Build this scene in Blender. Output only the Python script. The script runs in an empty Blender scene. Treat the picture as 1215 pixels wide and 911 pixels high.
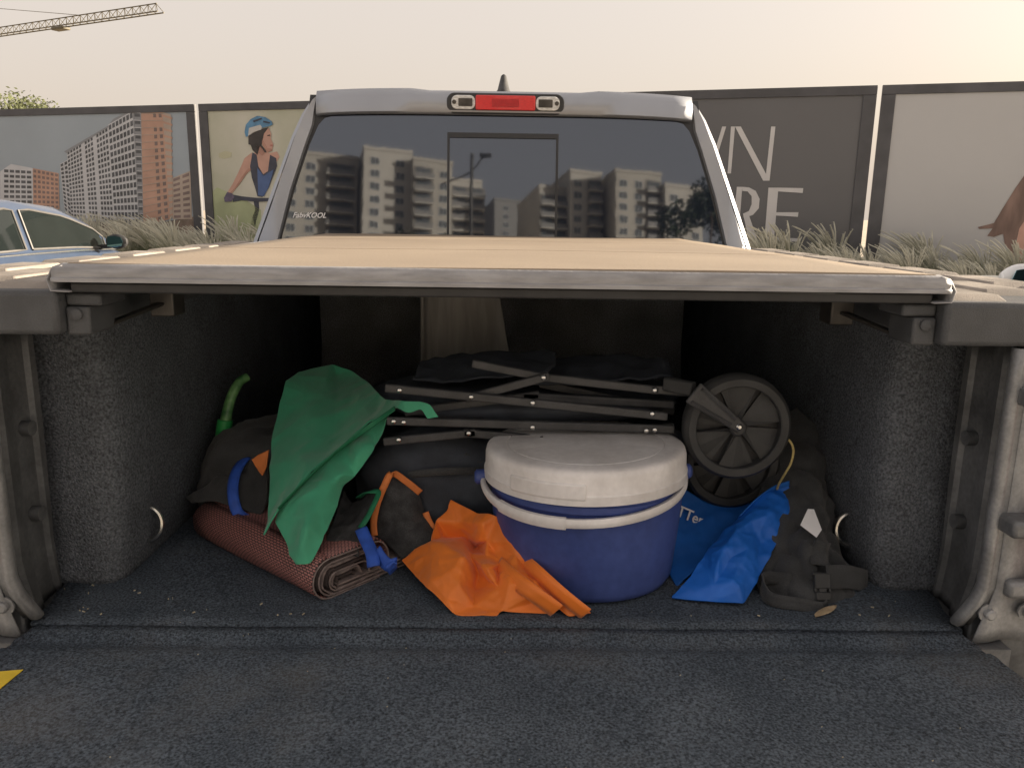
import bpy, bmesh, math, random
from mathutils import Vector, Matrix, noise, geometry
random.seed(7)
R = math.radians
scene = bpy.context.scene
col = scene.collection

# ---------------------------------------------------------------- camera
cam_d = bpy.data.cameras.new('camera'); cam = bpy.data.objects.new('camera', cam_d); col.objects.link(cam)
cam_d.sensor_fit = 'HORIZONTAL'; cam_d.sensor_width = 36.0; cam_d.lens = 36.0*934/1215
cam_d.clip_start = 0.02; cam_d.clip_end = 3000
yaw, pitch, roll = R(.9), R(12.2), R(.85)
f = Vector((math.sin(yaw), math.cos(yaw), 0)); r = Vector((math.cos(yaw), -math.sin(yaw), 0)); u = Vector((0, 0, 1))
f2 = f*math.cos(pitch)-u*math.sin(pitch); u2 = u*math.cos(pitch)+f*math.sin(pitch)
r3 = r*math.cos(roll)+u2*math.sin(roll); u3 = u2*math.cos(roll)-r*math.sin(roll)
m3 = Matrix((r3, u3, -f2)).transposed()
cam.matrix_world = Matrix.Translation((-.02, -1.155, 1.53)) @ m3.to_4x4()
scene.camera = cam

# ---------------------------------------------------------------- sky, sun, exposure
SUN_AZ, SUN_EL = R(75), R(12)
world = bpy.data.worlds.new('World'); scene.world = world; world.use_nodes = True
wn = world.node_tree; wn.nodes.clear()
sky = wn.nodes.new('ShaderNodeTexSky'); sky.sky_type = 'NISHITA'; sky.sun_disc = False
sky.sun_elevation = SUN_EL; sky.sun_rotation = SUN_AZ
sky.air_density = 1.0; sky.dust_density = 9.0; sky.ozone_density = 1.5; sky.altitude = 0
bg = wn.nodes.new('ShaderNodeBackground'); bg.inputs['Strength'].default_value = .12
wo = wn.nodes.new('ShaderNodeOutputWorld')
hz = wn.nodes.new('ShaderNodeMix'); hz.data_type = 'RGBA'; hz.inputs[0].default_value = .84   # even dusty haze over the whole sky
hz.inputs[7].default_value = (1.22, 1.035, .88, 1)
wn.links.new(sky.outputs[0], hz.inputs[6]); wn.links.new(hz.outputs[2], bg.inputs[0]); wn.links.new(bg.outputs[0], wo.inputs[0])
sd = bpy.data.lights.new('sun', 'SUN'); sun = bpy.data.objects.new('sun', sd); col.objects.link(sun)
sd.energy = 3.2; sd.angle = R(.5); sd.color = (1, .86, .68)
S = Vector((math.sin(SUN_AZ)*math.cos(SUN_EL), math.cos(SUN_AZ)*math.cos(SUN_EL), math.sin(SUN_EL)))
sun.rotation_euler = S.to_track_quat('Z', 'Y').to_euler(); sun.location = S*60
vs = scene.view_settings; vs.view_transform = 'Standard'; vs.look = 'None'; vs.gamma = 1; vs.use_curve_mapping = False
vs.exposure = 2.5

# ---------------------------------------------------------------- helpers
def mat(name, c, rough=.6, var=.12, scale=12, bump=0, bscale=60, metal=0, coat=0, ior=1.45, c2=None, sheen=0, detail=4, alpha=1, trans=0, fine=0, fscale=300, spec=.5, grain=None):
    m = bpy.data.materials.new(name); m.use_nodes = True
    nt = m.node_tree; b = nt.nodes['Principled BSDF']
    tc = nt.nodes.new('ShaderNodeTexCoord')
    n = nt.nodes.new('ShaderNodeTexNoise'); n.inputs['Scale'].default_value = scale; n.inputs['Detail'].default_value = detail
    src = tc.outputs['Object']
    if grain:
        mp = nt.nodes.new('ShaderNodeMapping'); mp.inputs['Scale'].default_value = grain
        nt.links.new(src, mp.inputs[0]); src = mp.outputs[0]
    nt.links.new(src, n.inputs['Vector'])
    rp = nt.nodes.new('ShaderNodeValToRGB'); nt.links.new(n.outputs['Fac'], rp.inputs[0])
    lo = tuple(max(0, x*(1-var)) for x in c); hi = tuple(min(1, x*(1+var)) for x in c) if c2 is None else c2
    rp.color_ramp.elements[0].position = .35; rp.color_ramp.elements[1].position = .68
    rp.color_ramp.elements[0].color = (*lo, 1); rp.color_ramp.elements[1].color = (*hi, 1)
    out = rp.outputs[0]
    if fine:
        n2 = nt.nodes.new('ShaderNodeTexNoise'); n2.inputs['Scale'].default_value = fscale; n2.inputs['Detail'].default_value = 2
        nt.links.new(tc.outputs['Object'], n2.inputs['Vector'])
        mr = nt.nodes.new('ShaderNodeMapRange'); mr.inputs[1].default_value = .3; mr.inputs[2].default_value = .72
        mr.inputs[3].default_value = 1-fine; mr.inputs[4].default_value = 1+fine
        nt.links.new(n2.outputs['Fac'], mr.inputs[0])
        mx = nt.nodes.new('ShaderNodeMix'); mx.data_type = 'RGBA'; mx.blend_type = 'MULTIPLY'; mx.inputs[0].default_value = 1
        nt.links.new(out, mx.inputs[6]); nt.links.new(mr.outputs[0], mx.inputs[7]); out = mx.outputs[2]
    nt.links.new(out, b.inputs['Base Color'])
    b.inputs['Roughness'].default_value = rough; b.inputs['Metallic'].default_value = metal
    b.inputs['Coat Weight'].default_value = coat; b.inputs['IOR'].default_value = ior
    b.inputs['Coat Roughness'].default_value = .05
    b.inputs['Specular IOR Level'].default_value = spec
    b.inputs['Sheen Weight'].default_value = sheen; b.inputs['Alpha'].default_value = alpha
    b.inputs['Transmission Weight'].default_value = trans
    if bump:
        n3 = nt.nodes.new('ShaderNodeTexNoise'); n3.inputs['Scale'].default_value = bscale; n3.inputs['Detail'].default_value = 5
        nt.links.new(tc.outputs['Object'], n3.inputs['Vector'])
        bm_ = nt.nodes.new('ShaderNodeBump'); bm_.inputs['Strength'].default_value = bump; bm_.inputs['Distance'].default_value = .01
        nt.links.new(n3.outputs['Fac'], bm_.inputs['Height']); nt.links.new(bm_.outputs[0], b.inputs['Normal'])
    return m

class MB:
    def __init__(s): s.v = []; s.f = []
    def add(s, vs_, fs):
        o = len(s.v); s.v += [tuple(x) for x in vs_]; s.f += [tuple(i+o for i in q) for q in fs]
    def box(s, x0, x1, y0, y1, z0, z1, M=None):
        vs_ = [Vector((x, y, z)) for z in (z0, z1) for y in (y0, y1) for x in (x0, x1)]
        if M: vs_ = [M @ q for q in vs_]
        s.add(vs_, [(0, 2, 3, 1), (4, 5, 7, 6), (0, 1, 5, 4), (2, 6, 7, 3), (0, 4, 6, 2), (1, 3, 7, 5)])
    def bar(s, a, b, w, t, up=(0, 1, 0)):
        a = Vector(a); b = Vector(b); d = (b-a).normalized(); n = Vector(up); n = (n-d*n.dot(d)).normalized(); q = d.cross(n)
        vs_ = [e+q*sw*w/2+n*st*t/2 for e in (a, b) for sw, st in ((-1, -1), (1, -1), (1, 1), (-1, 1))]
        s.add(vs_, [(0, 1, 2, 3), (7, 6, 5, 4), (0, 4, 5, 1), (1, 5, 6, 2), (2, 6, 7, 3), (3, 7, 4, 0)])
    def tube(s, pts, rad, n=8, caps=True):
        pts = [Vector(q) for q in pts]; k = len(pts); rads = rad if isinstance(rad, (list, tuple)) else [rad]*k
        o = len(s.v); ref = None
        for i, q in enumerate(pts):
            d = (pts[min(i+1, k-1)]-pts[max(i-1, 0)]).normalized()
            if ref is None:
                ref = d.orthogonal().normalized()
            ref = (ref-d*ref.dot(d)).normalized(); w = d.cross(ref)
            for j in range(n):
                a = 2*math.pi*j/n; s.v.append(tuple(q+(ref*math.cos(a)+w*math.sin(a))*rads[i]))
        for i in range(k-1):
            for j in range(n):
                s.f.append((o+i*n+j, o+i*n+(j+1) % n, o+(i+1)*n+(j+1) % n, o+(i+1)*n+j))
        if caps:
            s.f.append(tuple(o+j for j in reversed(range(n)))); s.f.append(tuple(o+(k-1)*n+j for j in range(n)))
    def loft(s, rows, closed=False, capa=False, capb=False):
        o = len(s.v); n = len(rows[0])
        for q in rows: s.v += [tuple(x) for x in q]
        for i in range(len(rows)-1):
            for j in range(n if closed else n-1):
                s.f.append((o+i*n+j, o+i*n+(j+1) % n, o+(i+1)*n+(j+1) % n, o+(i+1)*n+j))
        if capa: s.f.append(tuple(o+j for j in reversed(range(n))))
        if capb: s.f.append(tuple(o+(len(rows)-1)*n+j for j in range(n)))
    def lathe(s, prof, c, n=40, ex=1, ey=1, axis='z', caps=True):
        rows = []
        for rr, h in prof:
            row = []
            for j in range(n):
                a = 2*math.pi*j/n
                if axis == 'z': row.append((c[0]+rr*ex*math.cos(a), c[1]+rr*ey*math.sin(a), c[2]+h))
                elif axis == 'y': row.append((c[0]+rr*math.cos(a), c[1]+h, c[2]+rr*math.sin(a)))
                else: row.append((c[0]+h, c[1]+rr*math.cos(a), c[2]+rr*math.sin(a)))
            rows.append(row)
        s.loft(rows, True, caps, caps)
    def poly(s, pts, d):
        """flat polygon pts (3d) given a thickness along d"""
        n = len(pts); d = Vector(d); a = [Vector(q) for q in pts]
        s.add(a+[q+d for q in a], [tuple(range(n)), tuple(reversed(range(n, 2*n)))]+[(i, n+i, n+(i+1) % n, (i+1) % n) for i in range(n)])
    def build(s, name, m, parent=None, smooth=False, bevel=0, seg=2, solid=0, subsurf=0, angle=40):
        me = bpy.data.meshes.new(name); me.from_pydata(s.v, [], s.f); me.update()
        bm = bmesh.new(); bm.from_mesh(me); bmesh.ops.recalc_face_normals(bm, faces=bm.faces); bm.to_mesh(me); bm.free()
        me.materials.append(m)
        o = bpy.data.objects.new(name, me); col.objects.link(o)
        if parent: o.parent = parent
        if solid: md = o.modifiers.new('solid', 'SOLIDIFY'); md.thickness = solid; md.offset = 0
        if bevel:
            md = o.modifiers.new('bevel', 'BEVEL'); md.width = bevel; md.segments = seg; md.limit_method = 'ANGLE'; md.angle_limit = R(35)
        if subsurf: md = o.modifiers.new('sub', 'SUBSURF'); md.levels = subsurf; md.render_levels = subsurf
        if smooth or bevel:
            me.polygons.foreach_set('use_smooth', [True]*len(me.polygons))
            if not subsurf:
                try: me.set_sharp_from_angle(angle=R(angle))
                except Exception: pass
        return o
def empty(name, loc=(0, 0, 0)):
    o = bpy.data.objects.new(name, None); col.objects.link(o); o.location = loc; o.empty_display_size = .1
    return o
def tag(o, label=None, cat=None, group=None, kind=None):
    if label: o['label'] = label
    if cat: o['category'] = cat
    if group: o['group'] = group
    if kind: o['kind'] = kind
    return o
def thing(name, label, cat, group=None): return tag(empty(name), label, cat, group)
def catmull(pts, k=6):
    P = [Vector(q) for q in pts]; out = []
    for i in range(len(P)-1):
        a, b, c, d = P[max(i-1, 0)], P[i], P[i+1], P[min(i+2, len(P)-1)]
        for j in range(k):
            t = j/k
            out.append(.5*((2*b)+(c-a)*t+(2*a-5*b+4*c-d)*t*t+(3*b-a-3*c+d)*t**3))
    out.append(P[-1]); return out
def sheet(name, outline, inner, m, parent, thick=.003, crumple=.004, cs=22, sub=3, soft=2, seed=0):
    """crumpled cloth: measured outline and fold points, triangulated, refined, softened, wrinkled"""
    P = [Vector(q) for q in list(outline)+list(inner)]
    c2 = [Vector(((q.x+.02)/(q.y+1.155), (q.z-1.53)/(q.y+1.155)*.87)) for q in P]; n = len(outline)
    vs_, es, fs, ov, oe, of = geometry.delaunay_2d_cdt(c2, [(i, (i+1) % n) for i in range(n)], [], 1, 1e-6)
    V = []
    for i, q in enumerate(vs_):
        V.append(P[ov[i][0]] if ov[i] else Vector((q.x*1.4-.02, .25, q.y*1.6+1.53)))
    bm = bmesh.new(); bv = [bm.verts.new(q) for q in V]
    for q in fs:
        try: bm.faces.new([bv[i] for i in q])
        except ValueError: pass
    for i in range(sub):
        bmesh.ops.subdivide_edges(bm, edges=bm.edges, cuts=1, use_grid_fill=True)
        if i >= sub-soft: 
            bmesh.ops.smooth_vert(bm, verts=bm.verts, factor=.5, use_axis_x=True, use_axis_y=True, use_axis_z=True)
    bmesh.ops.recalc_face_normals(bm, faces=bm.faces)
    bm.normal_update()
    for v in bm.verts:
        q = v.co*cs+Vector((seed*3.1, seed*1.7, 0))
        h = (1-abs(noise.noise(q)))**3 + .5*(1-abs(noise.noise(q*2.1+Vector((5, 2, 1)))))**3 + .18*noise.noise(q*6)
        v.co += v.normal*(h-.75)*crumple
    me = bpy.data.meshes.new(name); bm.to_mesh(me); bm.free(); me.materials.append(m)
    o = bpy.data.objects.new(name, me); col.objects.link(o); o.parent = parent
    md = o.modifiers.new('solid', 'SOLIDIFY'); md.thickness = thick; md.offset = 0
    me.polygons.foreach_set('use_smooth', [True]*len(me.polygons))
    return o
def ribbon(name, pts, w, m, parent, t=.002, across=(1, 0, 0), k=6):
    P = catmull(pts, k); mb = MB(); rows = []
    for i, q in enumerate(P):
        d = (P[min(i+1, len(P)-1)]-P[max(i-1, 0)]).normalized()
        a = Vector(across); a = (a-d*a.dot(d)).normalized(); rows.append([q-a*w/2, q-a*w/6+d.cross(a)*.001, q+a*w/6+d.cross(a)*.001, q+a*w/2])
    mb.loft(rows); return mb.build(name, m, parent, smooth=True, solid=t)
def blob(name, c, rad, m, parent, amp=.25, ns=6, seed=0, flat=None, n=28, pw=.75):
    mb = MB(); rows = []
    sg = lambda x, e: math.copysign(abs(x)**e, x)
    for i in range(n+1):
        th = math.pi*i/n-math.pi/2; row = []
        for j in range(n*2):
            ph = math.pi*j/n
            d = Vector((sg(math.cos(th), pw)*sg(math.cos(ph), pw), sg(math.cos(th), pw)*sg(math.sin(ph), pw), sg(math.sin(th), pw)))
            k = 1+amp*noise.noise(d*1.4+Vector((seed, 0, seed)))+amp*.4*(1-2*abs(noise.noise(d*ns*.6+Vector((0, seed, 2)))))
            q = Vector((c[0]+d.x*rad[0]*k, c[1]+d.y*rad[1]*k, c[2]+d.z*rad[2]*k))
            if flat is not None and q.z < flat: q.z = flat
            row.append(q)
        rows.append(row)
    mb.loft(rows, True); return mb.build(name, m, parent, smooth=True, angle=180)

# ---------------------------------------------------------------- materials
M = dict(
 carpet=mat('carpet', (.090, .112, .140), .95, .10, 7, .9, 340, c2=(.116, .140, .170), fine=.65, fscale=260, spec=.2, detail=8),
 wallcarpet=mat('wall_carpet', (.145, .158, .176), .95, .15, 9, .9, 320, fine=.5, fscale=240, spec=.2, detail=8),
 backcarpet=mat('bulkhead_carpet', (.42, .45, .49), .95, .25, 6, .9, 300, fine=.4, fscale=240, spec=.2),  # extra light put into the colour: paler than the wall carpet
 under=mat('cover_underside', (.36, .39, .43), .8, .15, 6, .2, 200),  # kept pale to bounce more light into the bed interior
 plastic=mat('textured_plastic', (.072, .075, .080), .6, .2, 14, .3, 500, fine=.12, fscale=500),
 railtop=mat('dusty_sunlit_plastic', (.26, .23, .20), .62, .25, 14, .3, 500),  # dust plus sunlight put into the paler colour of the rail tops
 silver=mat('silver_paint', (.33, .35, .39), .38, .04, 6, metal=.45, coat=.5),
 silverdirty=mat('dusty_silver_paint', (.27, .275, .28), .5, .25, 14, .08, 80, metal=.35, fine=.12, fscale=160),
 jamb=mat('dusty_inner_paint', (.125, .129, .133), .5, .35, 11, .1, 60, metal=.2, fine=.15, fscale=120),
 darkmetal=mat('dark_metal', (.07, .065, .06), .45, .3, 30, metal=.6),
 vinyl=mat('dusty_vinyl', (.26, .208, .155), .72, .06, 2.2, .10, 160, c2=(.30, .243, .182), fine=.07, fscale=260, detail=8),
 vinyledge=mat('grey_vinyl_edge', (.27, .27, .28), .36, .2, 16, .12, 120, grain=(1, 6, 6)),
 rubber=mat('black_rubber', (.028, .028, .029), .6, .2, 20),
 tint=mat('tinted_glass', (.010, .014, .024), .026, .1, 3, .02, 2.6, ior=2.2, spec=.5),
 glassdark=mat('car_glass', (.010, .013, .013), .03, .1, 3, ior=1.38),
 gasket=mat('black_gasket', (.03, .032, .036), .35, .1, 10),
 redlens=mat('red_lens', (.62, .03, .035), .25, .15, 90, coat=.6, grain=(1, 1, 6)),
 clearlens=mat('clear_lens', (.62, .63, .63), .2, .25, 70, coat=.6, grain=(1, 1, 5)),
 steel=mat('bright_steel', (.72, .72, .70), .25, .08, 20, metal=1),
 green=mat('green_fabric', (.045, .32, .18), .62, .12, 12, .12, 900, sheen=.3),
 greentrim=mat('green_trim', (.015, .16, .075), .7, .15, 40),
 orange=mat('orange_nylon', (.80, .20, .022), .45, .10, 14, .1, 700, sheen=.2),
 orangetrim=mat('orange_binding', (.62, .19, .05), .7, .12, 40),
 black=mat('black_fabric', (.042, .044, .046), .85, .3, 16, .3, 600, sheen=.15, fine=.25, fscale=400),
 blackmesh=mat('black_mesh_fabric', (.045, .046, .048), .8, .3, 60, .4, 900, fine=.4, fscale=700),
 navy=mat('navy_fabric', (.034, .040, .052), .8, .3, 20, .2, 500),
 blue=mat('blue_nylon', (.012, .13, .56), .5, .12, 14, .1, 700),
 bluebag=mat('deep_blue_fabric', (.014, .13, .50), .6, .2, 12, .1, 500),
 strap=mat('blue_webbing', (.025, .085, .42), .6, .15, 60, .2, 900),
 bucket=mat('blue_plastic', (.048, .078, .27), .42, .2, 5, .06, 40, c2=(.068, .102, .31), fine=.10, fscale=60),
 lid=mat('white_plastic', (.66, .63, .61), .45, .12, 9, .04, 60, c2=(.80, .78, .775), fine=.05, fscale=90),
 wagon=mat('black_steel_bar', (.052, .053, .056), .5, .2, 30, .05, 200, fine=.15, fscale=300),
 wheelp=mat('black_wheel_plastic', (.038, .039, .040), .6, .2, 20, .1, 300),
 white=mat('white_tag', (.75, .75, .76), .7, .05, 30),
 yellow=mat('yellow_label', (.72, .52, .05), .5, .12, 30),
 cord=mat('yellow_cord', (.50, .40, .16), .7, .2, 200),
 ink=mat('dark_ink', (.03, .03, .03), .6, .1, 20),
 dry=mat('dry_leaf', (.42, .32, .20), .8, .3, 60),
 film=mat('clear_plastic_film', (.30, .29, .275), .35, .2, 5, grain=(8, 8, .6)),
 tube=mat('green_tube', (.05, .22, .07), .35, .4, 40, c2=(.20, .42, .16)),
 collar=mat('green_collar', (.04, .40, .10), .4, .15, 50),
 paving=mat('pale_paving', (.48, .455, .42), .9, .12, 3, .3, 120, fine=.12, fscale=60),  # out of view; made pale to bounce sunlight into the bed
 soil=mat('planter_soil', (.16, .12, .08), .95, .3, 6, .6, 40),
 concrete=mat('kerb_concrete', (.38, .36, .33), .85, .15, 4, .2, 60),
 sand=mat('sandy_ground', (.42, .355, .275), .95, .15, .4, .3, 8),
 frame=mat('hoarding_frame', (.075, .075, .082), .55, .15, 3, .05, 20),
 postm=mat('hoarding_post', (.45, .42, .38), .7, .15, 6),
)
nt_ = M['carpet'].node_tree; pb_ = nt_.nodes['Principled BSDF']; lk_ = pb_.inputs['Base Color'].links[0].from_socket
tc_ = nt_.nodes.new('ShaderNodeTexCoord'); ns_ = nt_.nodes.new('ShaderNodeTexNoise'); ns_.inputs['Scale'].default_value = 3.3; ns_.inputs['Detail'].default_value = 9; ns_.inputs['Roughness'].default_value = .7
cr_ = nt_.nodes.new('ShaderNodeValToRGB'); cr_.color_ramp.elements[0].position = .52; cr_.color_ramp.elements[1].position = .78; cr_.color_ramp.elements[0].color = (0, 0, 0, 1); cr_.color_ramp.elements[1].color = (.55, .55, .55, 1)
mx_ = nt_.nodes.new('ShaderNodeMix'); mx_.data_type = 'RGBA'; mx_.inputs[7].default_value = (.17, .165, .155, 1)
nt_.links.new(tc_.outputs['Object'], ns_.inputs['Vector']); nt_.links.new(ns_.outputs['Fac'], cr_.inputs[0]); nt_.links.new(cr_.outputs[0], mx_.inputs[0]); nt_.links.new(lk_, mx_.inputs[6]); nt_.links.new(mx_.outputs[2], pb_.inputs['Base Color'])
M['tint'].node_tree.nodes['Principled BSDF'].inputs['Specular Tint'].default_value = (.80, .88, 1, 1)
# red woven mat with a fine woven relief
def woven(name, c1, c2, sx, sy):
    m = bpy.data.materials.new(name); m.use_nodes = True; nt = m.node_tree; b = nt.nodes['Principled BSDF']
    tc = nt.nodes.new('ShaderNodeTexCoord'); mp = nt.nodes.new('ShaderNodeMapping'); mp.inputs['Scale'].default_value = (sx, sy, 1)
    br = nt.nodes.new('ShaderNodeTexBrick'); br.inputs['Color1'].default_value = (*c1, 1); br.inputs['Color2'].default_value = (*[x*.8 for x in c1], 1)
    br.inputs['Mortar'].default_value = (*c2, 1); br.inputs['Scale'].default_value = 1; br.inputs['Mortar Size'].default_value = .14
    br.inputs['Brick Width'].default_value = 1; br.inputs['Row Height'].default_value = .62; br.inputs['Mortar Smooth'].default_value = .3
    nt.links.new(tc.outputs['UV'], mp.inputs[0]); nt.links.new(mp.outputs[0], br.inputs[0]); nt.links.new(br.outputs[0], b.inputs['Base Color'])
    bp = nt.nodes.new('ShaderNodeBump'); bp.inputs['Strength'].default_value = .8; bp.inputs['Distance'].default_value = .002; bp.invert = True
    nt.links.new(br.outputs['Fac'], bp.inputs['Height']); nt.links.new(bp.outputs[0], b.inputs['Normal']); b.inputs['Roughness'].default_value = .6
    return m
M['woven'] = woven('red_woven_plastic', (.42, .185, .165), (.05, .026, .026), 1, 1)
M['matedge'] = mat('mat_edge', (.20, .16, .15), .7, .3, 80)
M['matdark'] = mat('mat_dark', (.05, .038, .036), .8, .3, 60)

# ================================================================ SETTING
mb = MB(); mb.box(-700, 700, -700, 900, -1, 0); g = mb.build('ground', M['sand']); g['kind'] = 'structure'
mb = MB(); mb.box(-60, 60, -60, 9.2, .002, .006); g = mb.build('parking_lot', M['paving']); g['kind'] = 'structure'
HA = -0.2967
def HP(uu, z, off=0):
    """point on the hoarding line: uu metres along it, off metres towards the car park"""
    return Vector((-11.07+math.cos(HA)*uu+math.sin(HA)*off, 17.2+math.sin(HA)*uu-math.cos(HA)*off, z))
HN = Vector((math.sin(HA), -math.cos(HA), 0))
mb = MB(); mb.poly([HP(-14, .05, .1), HP(34, .05, .1), HP(34, .05, 2.2), HP(-14, .05, 2.2)], (0, 0, .2)); g = mb.build('planting_strip', M['soil']); g['kind'] = 'structure'
mb = MB(); mb.poly([HP(-14, .02, 2.22), HP(34, .02, 2.22), HP(34, .02, 2.4), HP(-14, .02, 2.4)], (0, 0, .26)); g = mb.build('kerb', M['concrete'], bevel=.02); g['kind'] = 'structure'
for k in range(-2, 6):
    mb = MB(); x = k*2.9-1.5+.1; mb.box(x-.06, x+.06, 2.2, 7.6, .008, .012)
    o = mb.build('parking_line', M['white']); o['kind'] = 'structure'

# ---------------------------------------------------------------- hoarding boards
pr = dict(
 psky=mat('print_sky', (.31, .36, .41), .5, .06, .6), pwhite=mat('print_light_wall', (.50, .51, .54), .5, .05, 3), pgrey=mat('print_shade_wall', (.24, .25, .27), .5, .05, 3),
 pwin=mat('print_window', (.085, .09, .10), .5, .3, 3), porange=mat('print_orange_wall', (.47, .29, .22), .5, .12, 2), pbeige=mat('print_beige_wall', (.40, .33, .28), .5, .1, 2),
 pbrown=mat('print_brown', (.20, .15, .14), .5, .25, 2), pground=mat('print_ground', (.20, .15, .12), .5, .5, 3), pgreen=mat('print_field', (.46, .47, .36), .5, .12, .7, c2=(.56, .545, .48)),
 phelmet=mat('print_blue', (.10, .24, .40), .5, .2, 6), ppale=mat('print_pale', (.50, .49, .47), .5, .05, 5), pfield2=mat('print_field_yellow', (.48, .47, .33), .5, .1, 1.5), pfield3=mat('print_field_green', (.36, .40, .24), .5, .15, 2), pskin2=mat('print_skin_shade', (.40, .22, .17), .5, .12, 6), plip=mat('print_lip', (.42, .16, .14), .5, .1, 6), phair=mat('print_dark_hair', (.04, .035, .035), .5, .3, 6),
 pskin=mat('print_skin', (.50, .30, .24), .5, .08, 5), pnavy=mat('print_navy', (.045, .05, .075), .5, .2, 6), pblue=mat('print_vest_blue', (.07, .12, .27), .5, .15, 5),
 pgrape=mat('print_glove', (.12, .10, .16), .5, .3, 8), pcharcoal=mat('print_charcoal', (.118, .118, .124), .5, .05, .5), pletter=mat('print_letter_grey', (.55, .54, .54), .5, .04, 2),
 pgreyboard=mat('print_light_grey', (.42, .42, .425), .5, .05, .4), pbrownhair=mat('print_brown_hair', (.19, .125, .105), .5, .3, 2, grain=(3, 3, .8)))
def flat(bd, name, pts, m, lay): 
    mb = MB(); off = .03+lay*.004
    mb.poly([HP(a, z, off) for a, z in pts], HN*.003); return mb.build(name, pr[m], bd)
def board(u0, u1, bgm, label):
    b = thing('hoarding_board', label, 'hoarding', 'hoarding boards along the car park')
    mb = MB(); mb.poly([HP(u0, .35, -.02), HP(u1, .35, -.02), HP(u1, 3.6, -.02), HP(u0, 3.6, -.02)], HN*.045); mb.build('backing', M['frame'], b)
    fw = .2
    for q in ([(u0, 3.6-fw*.72), (u1, 3.6-fw*.72), (u1, 3.6), (u0, 3.6)], [(u0, .36), (u1, .36), (u1, .36+fw), (u0, .36+fw)],
              [(u0, .36+fw+.003), (u0+fw, .36+fw+.003), (u0+fw, 3.6-fw*.72-.003), (u0, 3.6-fw*.72-.003)], [(u1-fw, .36+fw+.003), (u1, .36+fw+.003), (u1, 3.6-fw*.72-.003), (u1-fw, 3.6-fw*.72-.003)]):
        mb = MB(); mb.poly([HP(a, z, .026) for a, z in q], HN*.03); mb.build('border', M['frame'], b, bevel=.006)
    mb = MB(); mb.poly([HP(u0+fw-.02, .36+fw-.02, .026), HP(u1-fw+.02, .36+fw-.02, .026), HP(u1-fw+.02, 3.6-fw*.72+.02, .026), HP(u0+fw-.02, 3.6-fw*.72+.02, .026)], HN*.003)
    mb.build('poster', pr[bgm], b)
    for uu in (u0+.5, (u0+u1)/2, u1-.5):
        mb = MB(); mb.poly([HP(uu-.05, -.02, -.03), HP(uu+.05, -.02, -.03), HP(uu+.05, 3.4, -.03), HP(uu-.05, 3.4, -.03)], HN*-.1); mb.build('rear_post', M['postm'], b)
    return b
def quadgrid(bd, name, q, rows, cols, m, lay, fx=.6, fz=.6, skip=None):
    """printed window grid: cells of a perspective quad"""
    mb = MB(); tl, tr, br_, bl = [Vector(x) for x in q]; off = .03+lay*.004
    def P(a, b): return (tl*(1-a)+tr*a)*(1-b)+(bl*(1-a)+br_*a)*b
    for i in range(rows):
        for j in range(cols):
            if skip and skip(i, j): continue
            a0, a1 = (j+.5-fx/2)/cols, (j+.5+fx/2)/cols; b0, b1 = (i+.5-fz/2)/rows, (i+.5+fz/2)/rows
            mb.poly([HP(x.x, x.y, off) for x in (P(a0, b0), P(a1, b0), P(a1, b1), P(a0, b1))], HN*.002)
    return tag(mb.build(name, pr[m], bd), kind='stuff')
b1 = board(-1.3, 5.03, 'psky', 'hoarding board printed with a tall white and orange apartment tower')
flat(b1, 'printed_ground', [(-1.387,1.222),(1.846,1.255),(3.466,1.158),(4.829,1.371),(4.776,0.49),(-1.544,0.303)], 'pground', 0)
flat(b1, 'printed_block', [(-0.19,2.283),(0.143,2.444),(0.736,2.354),(0.634,1.472),(-0.318,1.461)], 'pwhite', 1); flat(b1, 'printed_block', [(0.736,2.354),(1.431,2.247),(1.352,1.481),(0.624,1.472)], 'porange', 1); flat(b1, 'printed_block', [(4.361,2.147),(4.825,2.298),(4.783,1.319),(4.306,1.312)], 'pbeige', 1)
quadgrid(b1, 'printed_windows', [(-0.083,2.355),(0.708,2.318),(0.61,1.472),(-0.222,1.462)], 8, 5, 'pwin', 2, .75, .55); quadgrid(b1, 'printed_windows', [(0.736,2.354),(1.431,2.247),(1.352,1.481),(0.624,1.472)], 8, 6, 'pbrown', 2, .6, .55); quadgrid(b1, 'printed_windows', [(4.361,2.147),(4.825,2.298),(4.783,1.319),(4.306,1.312)], 8, 2, 'pbrown', 2, .7, .5)
flat(b1, 'printed_tower', [(1.493,2.44),(1.716,2.527),(1.674,1.324),(1.49,1.483)], 'pwhite', 1); flat(b1, 'printed_tower', [(1.723,2.69),(3.496,3.5),(3.444,1.158),(1.651,1.324)], 'pwhite', 2); flat(b1, 'printed_tower', [(3.53,3.499),(3.728,3.485),(3.552,1.16),(3.444,1.158)], 'pgrey', 2)
flat(b1, 'printed_tower', [(3.728,3.485),(4.257,3.465),(4.243,1.311),(3.552,1.16)], 'porange', 2); flat(b1, 'printed_tower', [(4.257,3.465),(4.455,3.406),(4.309,1.346),(4.243,1.311)], 'pbeige', 2); flat(b1, 'printed_roofline', [(1.649,2.701),(2.873,3.217),(3.016,3.349),(3.499,3.523),(3.494,3.48),(3.008,3.282),(2.891,3.19),(1.711,2.666)], 'pgrey', 3)
quadgrid(b1, 'printed_windows', [(1.493,2.44),(1.716,2.527),(1.674,1.324),(1.49,1.483)], 12, 2, 'pwin', 3, .6, .6)
quadgrid(b1, 'printed_windows', [(1.723,2.69),(3.496,3.5),(3.444,1.158),(1.651,1.324)], 17, 22, 'pwin', 3, .66, .62, lambda i, j: j > 13 or j in (5, 9))
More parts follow.
